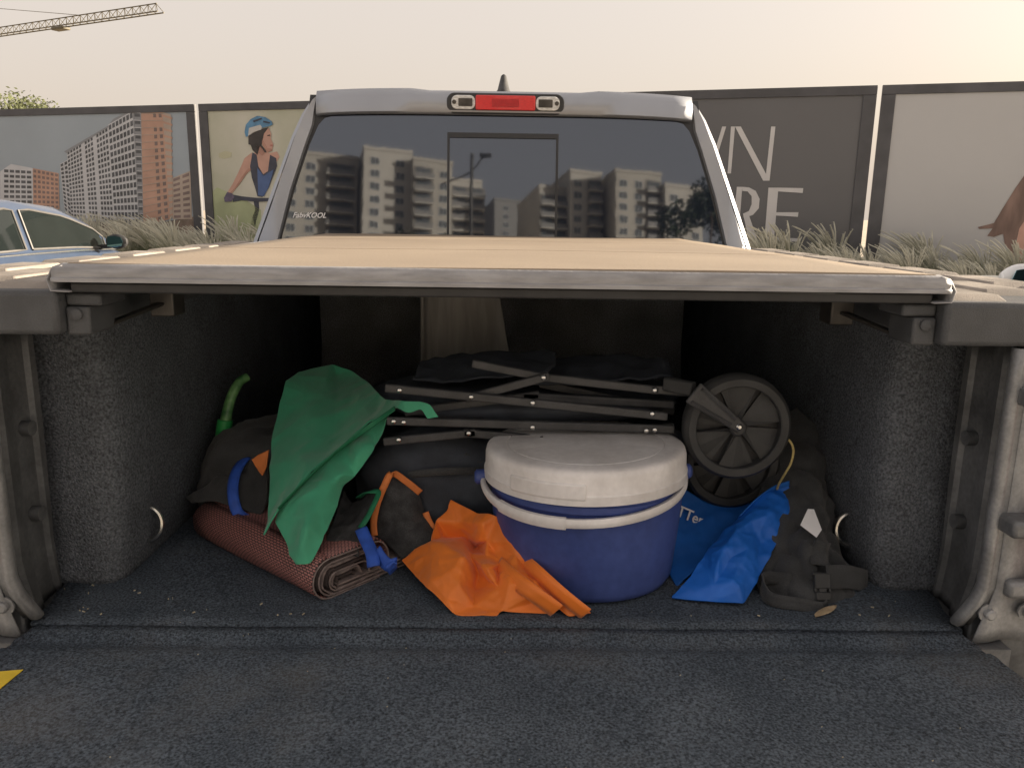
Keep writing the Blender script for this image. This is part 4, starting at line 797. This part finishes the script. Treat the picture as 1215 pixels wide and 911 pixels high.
# ---- bucket with lid
bc = (.142, .226, FL)
B = empty('bucket', bc); tag(B, 'blue plastic bucket with a scuffed white lid and carry handle', 'bucket')
mb = MB(); ex, ey = 1.12, 1.0
mb.lathe([(.132, .0), (.141, .004), (.146, .016), (.153, .10), (.157, .168), (.160, .170), (.160, .182), (.157, .184), (.156, .200)], (0, 0, 0), 56, ex, ey); mb.build('body', M['bucket'], B, smooth=True, angle=50)
mb = MB(); mb.lathe([(.160, .191), (.1645, .192), (.165, .208), (.1635, .2092), (.1628, .2110), (.1620, .238), (.1600, .2455), (.1550, .2495), (.147, .2510), (.128, .2515), (.1265, .2498), (.125, .2515), (.04, .2525)], (0, 0, 0), 64, ex, ey); ld = mb.build('lid', M['lid'], B, smooth=True, angle=45)
rows = []
for i in range(13):
    a = R(222+i*3.6); rows.append([(rr_*ex*math.cos(a), rr_*ey*math.sin(a), z) for rr_, z in ((.1625, .230), (.1660, .229), (.1665, .204), (.1640, .201))])
mb = MB(); mb.loft(rows, False, True, True); mb.build('lid_tab', M['lid'], ld, bevel=.002)
hp_ = []
for i in range(41):
    a = R(176+i*188/40); t = math.sin(math.pi*i/40); hp_.append((.161*ex*math.cos(a), .161*ey*math.sin(a)*(1+.02*t), .193-.028*math.sin(math.pi*(i/40)**.85)**.8))
rows = [[(x*k, y*k, z+dz) for k, dz in ((1, -.0065), (1.03, -.0065), (1.04, -.0025), (1.04, .0025), (1.03, .0065), (1, .0065))] for x, y, z in hp_]
mb = MB(); mb.loft(rows, False); ho = mb.build('handle', M['lid'], B, smooth=True, angle=50, solid=.003)
rows = [[(x*k, y*k, z+dz) for k, dz in ((1.0, -.0105), (1.04, -.0105), (1.053, -.004), (1.053, .004), (1.04, .0095), (1.0, .0095))] for x, y, z in hp_[8:18]]
mb = MB(); mb.loft(rows, False, True, True); mb.build('grip', M['lid'], ho, smooth=True, angle=50)
for s_ in (-1, 1):
    q = MB(); q.lathe([(.014, 0), (.014, s_*.018), (.010, s_*.022)], (s_*.158*ex, .0, .190), 14, axis='x'); q.build('handle_boss', M['bucket'], ho, smooth=True)
ld.rotation_euler = (R(1.2), R(-1.2), 0); ho.rotation_euler = (R(1.5), R(-2.2), 0)

# ---- folded wagon
WG = thing('folded_wagon', 'folded black wagon with riveted bars and two wheels on the cargo pile', 'wagon')
for a, b in [[(-0.23,0.255,1.2153),(0.2913,0.255,1.167)],[(-0.084,0.267,1.1935),(0.0713,0.267,1.2384)],[(-0.072,0.275,1.2589),(0.0657,0.275,1.2335)],[(0.0531,0.275,1.235),(0.2772,0.275,1.2119)],[(0.2708,0.275,1.2135),(0.3406,0.275,1.2078)],[(-0.2281,0.255,1.1531),(0.3053,0.255,1.1428)],[(-0.2369,0.267,1.109),(-0.0634,0.267,1.1289)],[(-0.087,0.267,1.1286),(0.0712,0.267,1.1156)],[(0.0563,0.285,1.1118),(0.3119,0.285,1.1396)],[(-0.2014,0.305,1.1567),(0.0554,0.305,1.1944)],[(0.0233,0.305,1.1907),(0.314,0.305,1.1775)],[(-0.0739,0.335,1.1573),(0.3042,0.335,1.1735)],[(-0.2213,0.335,1.1641),(0.058,0.335,1.1401)],[(0.057,0.345,1.2071),(0.324,0.345,1.1542)]]:
    mb = MB(); mb.bar(a, b, .0155, .010, (0, 1, 0)); mb.build('bar', M['wagon'], WG, bevel=.0025)
for q in [(-0.2031,0.249,1.2122),(-0.0724,0.249,1.2011),(0.0405,0.249,1.1913),(0.2617,0.249,1.173),(0.0595,0.249,1.2389),(0.264,0.249,1.2176),(-0.2149,0.249,1.1532),(-0.1963,0.249,1.1518),(0.0414,0.249,1.1448),(0.2524,0.249,1.1407),(0.268,0.249,1.1425),(-0.2061,0.249,1.1179),(-0.0768,0.249,1.1322),(0.059,0.249,1.1224)]:
    mb = MB(); mb.lathe([(.0052, .004), (.0052, 0), (.0045, -.0018), (.002, -.003)], q, 10, axis='y'); mb.build('rivet', M['steel'], WG, smooth=True, angle=60)
blob('fabric', (.045, .47, 1.160), (.31, .18, .032), M['navy'], WG, .10, 9, 6)
for k, (za, zb, x0, x1) in enumerate(((1.20, 1.225, -.02, .33), (1.16, 1.15, -.25, .30), (1.205, 1.235, -.2, .1))):
    sheet('fabric_fold', [(x0, .33, za), ((x0+x1)/2, .31, za+.015), (x1, .33, zb), (x1+.01, .45, zb+.02), ((x0+x1)/2, .5, za+.04), (x0, .45, za+.02)], [((x0+x1)/2, .4, za+.03)], M['navy'], WG, .004, .01, 14, 3, 2, 9+k)
(w1, w2, hub, fk) = [Vector(q) for q in [(0.4135,0.235,1.156),(0.4458,0.36,1.0518),(0.4104,0.2,1.1624),(0.3271,0.235,1.2215)]]
for k, c in enumerate((w1, w2)):
    we = MB(); Rr = .0985
    we.lathe([(Rr*.78, -.019), (Rr*.80, -.021), (Rr*.92, -.021), (Rr*.985, -.014), (Rr, 0), (Rr*.985, .014), (Rr*.92, .021), (Rr*.80, .021), (Rr*.78, .019), (Rr*.78, -.019)], c, 44, axis='y', caps=False)
    wo_ = we.build('wheel', M['wheelp'], WG, smooth=True, angle=40)
    for j in range(6):
        a0 = j*60+8; s0, s1 = R(a0), R(a0+49)
        pts = [c+Vector((math.cos(a)*rr_, 0, math.sin(a)*rr_)) for rr_, a in [(.012, s0), (Rr*.78, s0)]+[(Rr*.78, s0+(s1-s0)*i/5) for i in range(1, 6)]+[(.012, s1)]]
        sp_ = MB(); n_ = len(pts); fr_ = [q+Vector((0, -.010 if i < n_-3 else -.003, 0)) for i, q in enumerate(pts)]
        sp_.add(fr_+[q+Vector((0, .007, 0)) for q in pts], [tuple(range(n_)), tuple(reversed(range(n_, 2*n_)))]+[(i, n_+i, n_+(i+1) % n_, (i+1) % n_) for i in range(n_)])
        sp_.build('spoke', M['wheelp'], wo_)
    dk = MB(); dk.lathe([(.002, .004), (Rr*.785, .004), (Rr*.785, .009), (.002, .009)], c, 36, axis='y'); dk.build('disc', M['rubber'], wo_)
    hb = MB(); hb.lathe([(.016, .01), (.016, -.016), (.012, -.02)], c, 18, axis='y'); hb.build('hub', M['wheelp'], wo_, smooth=True)
fm = MB(); d = (hub-fk).normalized(); n_ = Vector((-d.z, 0, d.x))
fy = w1.y-.030
def fkp(t, w_): q = fk.lerp(hub, t); q = Vector((q.x, fy, q.z)); return [q+n_*w_, q-n_*w_]
a, b = fkp(-.04, .023), fkp(1.06, .011); fm.poly([a[0], b[0], b[1], a[1]], (0, .008, 0)); fo = fm.build('fork', M['wagon'], WG, bevel=.003)
for sg in (-1, 1):
    q0, q1 = fkp(.04, .015*sg)[0], fkp(.86, .006*sg)[0]; rb = MB(); rb.tube([q0+Vector((0, -.001, 0)), q1+Vector((0, -.001, 0))], .003, 6); rb.build('fork_rib', M['wagon'], fo)
rv = MB(); rv.lathe([(.0058, .004), (.0058, -.001), (.003, -.004)], (hub.x-.0, fy-.001, hub.z), 12, axis='y'); rv.build('axle_rivet', M['steel'], fo, smooth=True)
ax_ = MB(); ax_.tube([(w1.x, fy+.004, w1.z), (w1.x, w1.y+.05, w1.z), (w2.x, w2.y-.02, w2.z), (w2.x, w2.y+.03, w2.z)], .006, 8); ax_.build('axle', M['wagon'], WG)
cn = MB(); cn.bar((fk.x+.005, fk.y+.0, fk.z+.002), (fk.x-.04, .275, fk.z+.004), .026, .02, (0, 1, 0)); cn.build('bar_socket', M['wheelp'], WG, bevel=.004)
ax2 = MB(); ax2.bar((.30, .29, 1.13), (w2.x-.01, w2.y-.015, w2.z+.01), .018, .012, (0, 1, 0)); ax2.build('bar', M['wagon'], WG, bevel=.002)
ft = MB(); ft.box(-.25, -.19, .42, .48, FL+.19, 1.145); 

# ---- blue bags
Bb = thing('blue_bag', 'bright blue nylon bag slumped between the bucket and black backpack', 'bag')
sheet('bag_fabric', [(0.2791,0.1,0.8817),(0.3167,0.13,0.9036),(0.354,0.17,0.9283),(0.393,0.21,0.9509),(0.4374,0.25,0.9715),(0.4763,0.28,0.9933),(0.5133,0.3,1.0093),(0.5501,0.31,1.0187),(0.5539,0.3,1.0034),(0.5606,0.28,0.9816),(0.5856,0.3,1.0079),(0.594,0.3,1.0038),(0.5727,0.27,0.9814),(0.5512,0.25,0.9623),(0.5089,0.215,0.9499),(0.4798,0.18,0.9288),(0.4466,0.14,0.9038),(0.4035,0.082,0.8806),(0.3395,0.086,0.8818)], [(0.3684,0.13,0.939),(0.4109,0.185,0.9697),(0.4571,0.21,0.9576),(0.4326,0.165,0.947),(0.3757,0.125,0.9182),(0.3555,0.1,0.9072),(0.3819,0.095,0.9137),(0.4039,0.125,0.9262),(0.4438,0.16,0.9257),(0.4824,0.225,0.986),(0.3291,0.105,0.8968),(0.4035,0.092,0.8964),(0.4903,0.22,0.9638),(0.4494,0.215,0.9776),(0.3853,0.155,0.951),(0.4629,0.2,0.9398),(0.3912,0.145,0.9322)], M['blue'], Bb, .004, .005, 13, 4, 2, 6)
ribbon('hem', [Vector(q)+Vector((0, -.004, .002)) for q in [(0.5481,0.305,1.0217),(0.5121,0.297,1.0116),(0.4752,0.277,0.9957),(0.4364,0.247,0.9735)]], .010, M['bluebag'], Bb, .002, (.6, 0, .8))
Db = thing('lettered_bag', 'deep blue bag with white lettering behind the bucket', 'bag')
sheet('bag_fabric', [(0.3541,0.36,0.9925),(0.408,0.36,0.9624),(0.4716,0.36,0.9499),(0.5078,0.36,0.9678),(0.4617,0.31,0.9391),(0.4066,0.25,0.9132),(0.3502,0.19,0.8908),(0.3013,0.15,0.8699),(0.2924,0.2,0.8815),(0.314,0.28,0.9288),(0.335,0.33,0.9601)], [(0.3792,0.32,0.9343),(0.3421,0.24,0.9045),(0.4069,0.3,0.9298),(0.4414,0.325,0.9415),(0.3444,0.29,0.9249)], M['bluebag'], Db, .004, .004, 12, 3, 2, 7)
t0, t1 = [Vector(q) for q in [(0.3371,0.3,0.9632),(0.4212,0.265,0.9319)]]
ang = math.atan2(t1.z-t0.z, t1.x-t0.x); 
text('OTTer', 'lettering', .031, M['white'], Db, Matrix.Translation(t0+Vector((-.030, -.004, .003))) @ Matrix.Rotation(-ang*1.3, 4, 'Y') @ Matrix.Rotation(R(12), 4, 'Z') @ Matrix.Rotation(R(68), 4, 'X'), .0006, 0, .5)
Tg = thing('paper_tag', 'small white paper tag on the black backpack', 'tag')
q = MB(); q.poly([(0.5493,0.205,1.0073),(0.5607,0.205,1.0066),(0.5626,0.168,0.9822),(0.5488,0.155,0.9727),(0.5273,0.178,0.9863)], (0, .001, 0)); q.build('tag_sheet', M['white'], Tg)
Cd = thing('yellow_cord', 'thin yellow cord looping above the blue bag', 'cord')
q = MB(); q.tube(catmull([(0.5051,0.24,1.1359),(0.5175,0.235,1.1258),(0.524,0.235,1.1082),(0.5231,0.24,1.083),(0.519,0.25,1.0617),(0.5168,0.27,1.0345),(0.5206,0.29,1.015)]), .0022, 6); q.build('cord_line', M['cord'], Cd, smooth=True)
# ---- backpack
BP = thing('backpack', 'black backpack with a plastic buckle in the right bed corner', 'backpack')
sheet('body', [(0.4447,0.13,0.8743),(0.4449,0.2,0.9148),(0.4825,0.3,0.9762),(0.5202,0.38,1.0372),(0.5587,0.46,1.1055),(0.6133,0.47,1.1407),(0.6537,0.45,1.1093),(0.6573,0.36,0.9912),(0.6328,0.26,0.924),(0.6404,0.16,0.8655),(0.6119,0.13,0.8642),(0.5212,0.085,0.8711),(0.4795,0.1,0.8724)], [(0.5625,0.3,1.0119),(0.5858,0.25,0.9964),(0.5383,0.15,0.9547),(0.5056,0.19,0.9366),(0.5967,0.2,0.9246),(0.4987,0.12,0.904),(0.5881,0.15,0.8817),(0.6065,0.36,1.0535),(0.5698,0.235,0.9683),(0.4728,0.15,0.889),(0.5435,0.1,0.8984)], M['black'], BP, .006, .016, 13, 3, 2, 11)
blob('inner_bulk', (.57, .38, .955), (.065, .10, .075), M['black'], BP, .2, 5, 8, FL)
bk = [Vector(q) for q in [(0.5443,0.12,0.9259),(0.5395,0.1,0.8934),(0.5541,0.15,0.947)]]
ribbon('strap', [bk[2]+Vector((.005, .0, .02)), bk[2], bk[0]+Vector((0, 0, .01))], .030, M['black'], BP, .003)
bb = MB(); Mx = Matrix.Translation(bk[0].lerp(bk[1], .5)+Vector((0, -.012, 0))) @ Matrix.Rotation(R(-20), 4, 'X')
bb.box(-.014, .014, -.006, .006, -.006, .020, Mx); bb.box(-.017, .017, -.004, .004, .016, .021, Mx); bb.box(-.013, .013, -.007, .007, -.026, -.012, Mx); bb.box(-.015, -.010, -.005, .005, -.013, -.004, Mx); bb.box(.010, .015, -.005, .005, -.013, -.004, Mx); bb.box(-.007, .007, -.005, .005, -.013, -.004, Mx)
bb.build('buckle', M['wheelp'], BP, bevel=.002)
ribbon('strap', [bk[1]+Vector((0, 0, -.004)), bk[1]+Vector((.0, -.02, -.018)), (.50, .075, .884), (.45, .095, .886), (.455, .14, .90), (.50, .125, .905)], .022, M['black'], BP, .003, (.2, .3, 1))
ribbon('strap', [bk[1]+Vector((.01, 0, .03)), (.60, .13, .91), (.655, .17, .882)], .04, M['black'], BP, .004, (0, .3, 1))
# ---- black bag at the left wall with blue webbing and orange lining
LBG = thing('gear_bag', 'black gear bag with blue webbing and orange lining behind the mat', 'bag')
sheet('flap', [(-0.56,0.46,1.0349),(-0.5833,0.44,1.0151),(-0.6073,0.4,0.9921),(-0.6413,0.4,0.96),(-0.6746,0.42,0.9396),(-0.6554,0.4,0.9301),(-0.5881,0.35,0.954),(-0.5285,0.31,0.9536),(-0.4806,0.3,0.9419),(-0.4765,0.33,0.9708),(-0.4838,0.37,1.0139),(-0.5021,0.42,1.056)], [(-0.5674,0.365,0.9941),(-0.539,0.35,0.9956),(-0.497,0.335,0.9728),(-0.5282,0.38,1.0101),(-0.5843,0.365,0.9733),(-0.5136,0.4,1.0286)], M['black'], LBG, .005, .012, 10, 3, 2, 8)
blob('body', (-.50, .52, .965), (.16, .13, .11), M['black'], LBG, .2, 6, 15, FL)
sheet('lining', [(-0.4783,0.36,1.0661),(-0.5001,0.36,1.0557),(-0.5188,0.365,1.0397),(-0.5061,0.355,1.0248),(-0.4903,0.345,1.01),(-0.4797,0.345,1.0304)], [], M['orangetrim'], LBG, .003, .003, 14, 3, 2, 3)
ribbon('blue_strap', [(-0.5392,0.4,1.0325),(-0.5459,0.37,1.0215),(-0.5468,0.34,1.0031),(-0.5407,0.315,0.9798),(-0.529,0.3,0.9535),(-0.5094,0.295,0.9396),(-0.4854,0.29,0.9378)], .021, M['strap'], LBG, .003, (1, .2, .2))
# ---- green tube
SN = thing('green_tube', 'curved green tube with a printed collar beside the gear bag', 'tube')
q = MB(); q.tube(catmull([(-0.593,0.6,1.1595),(-0.6061,0.585,1.1513),(-0.6177,0.57,1.1277),(-0.6256,0.56,1.0988),(-0.6305,0.55,1.07)]), [.010+.002*i/24 for i in range(25)], 12); q.build('tube_bend', M['tube'], SN, smooth=True)
q = MB(); q.tube([(-0.6312,0.55,1.0722),(-0.6361,0.545,1.0354),(-0.6399,0.54,1.003)], [.0165, .017, .0165], 14); q.build('collar', M['collar'], SN, smooth=True, bevel=.002)
q = MB(); q.tube(catmull([(-0.6397,0.54,1.0053),(-0.6432,0.53,0.9767),(-0.6484,0.52,0.9483)]+[(-.625, .50, .95)]), .0125, 12); q.build('lower_tube', M['rubber'], SN, smooth=True)
# ---- plastic film standing against the cargo
PF = thing('plastic_sheet', 'hazy clear plastic sheet standing behind the folded wagon', 'plastic sheet')
rows = []
cols_ = [(-.245, -.245, .0), (-.238, -.240, .02), (-.232, -.235, .0), (-.215, -.222, -.02), (-.200, -.208, .015), (-.188, -.195, -.01), (-.15, -.17, .02), (-.10, -.14, .0), (-.06, -.11, .03), (-.02, -.08, .0), (.02, -.06, .03), (.05, -.04, .01)]
for xb, xt, dy in cols_: rows.append([(xb+(xt-xb)*t, 1.02+dy*(1.2-t)+.05*t, FL+.005+(1.395-FL)*t) for t in (0, .2, .4, .6, .8, 1)])
mb = MB(); mb.loft(rows); mb.build('film', M['film'], PF, smooth=True, solid=.0015, angle=180)
# ---- dry leaf and crumbs
lf = [Vector(q) for q in [(0.513,0.0433,0.878),(0.5371,0.0607,0.878),(0.5564,0.0727,0.878)]]
Lf = empty('dry_leaf', (lf[1].x, lf[1].y, FL)); tag(Lf, 'single dry brown leaf on the carpet before the backpack', 'leaf')
q = MB(); rows = []; d = (lf[2]-lf[0])*1.15; n_ = Vector((-d.y, d.x, 0)).normalized()
for i in range(8):
    t = i/7; w_ = .0065*math.sin(math.pi*min(1, t*.95+.05))**.8+.0004; c_ = d*(t-.5); rows.append([c_+n_*w_+Vector((0, 0, .007)), c_+Vector((0, 0, .002+.003*t)), c_-n_*w_+Vector((0, 0, .005))])
q.loft(rows); q.build('leaf_blade', M['dry'], Lf, smooth=True, solid=.0008)
cb = MB(); rnd = random.Random(5)
for x, y, z in [(-0.726,0.106,0.877),(-0.733,0.135,0.877),(-0.652,0.117,0.877),(-0.575,0.09,0.877),(-0.581,0.087,0.877),(-0.503,0.051,0.877),(-0.419,0.072,0.877),(-0.521,0.042,0.877),(-0.41,-0.026,0.877),(0.303,0.042,0.877),(0.417,0.044,0.877),(0.589,0.049,0.877),(0.638,0.047,0.877),(0.623,0.076,0.877),(0.673,0.097,0.877),(-0.381,0.035,0.877),(-0.361,0.039,0.877),(-0.34,0.039,0.877),(-0.669,0.034,0.877),(-0.64,0.108,0.877),(-0.775,0.121,0.877),(-0.709,0.045,0.877),(-0.709,0.056,0.877),(-0.699,0.051,0.877),(-0.701,0.042,0.877)]:
    a = rnd.uniform(0, 3.1); l = rnd.uniform(.0006, .0026); w_ = rnd.uniform(.0003, .0008); dd = Vector((math.cos(a)*l, math.sin(a)*l, 0))
    cb.bar(Vector((x, y, .8795))-dd, Vector((x, y, .8805))+dd, w_*2, .002, (0, 0, 1))
for k in range(34):
    x, y = rnd.uniform(-.6, .62), rnd.uniform(-.5, .06); l = rnd.uniform(.0004, .0011); cb.bar((x-l, y, .8775), (x+l, y+l*.5, .878), l, .0012, (0, 0, 1))
cb = cb.build('crumbs', mat('straw_crumb', (.42, .38, .28), .8, .3, 90)); tag(cb, 'straw crumbs and lint scattered over the carpet', 'crumbs', kind='stuff')
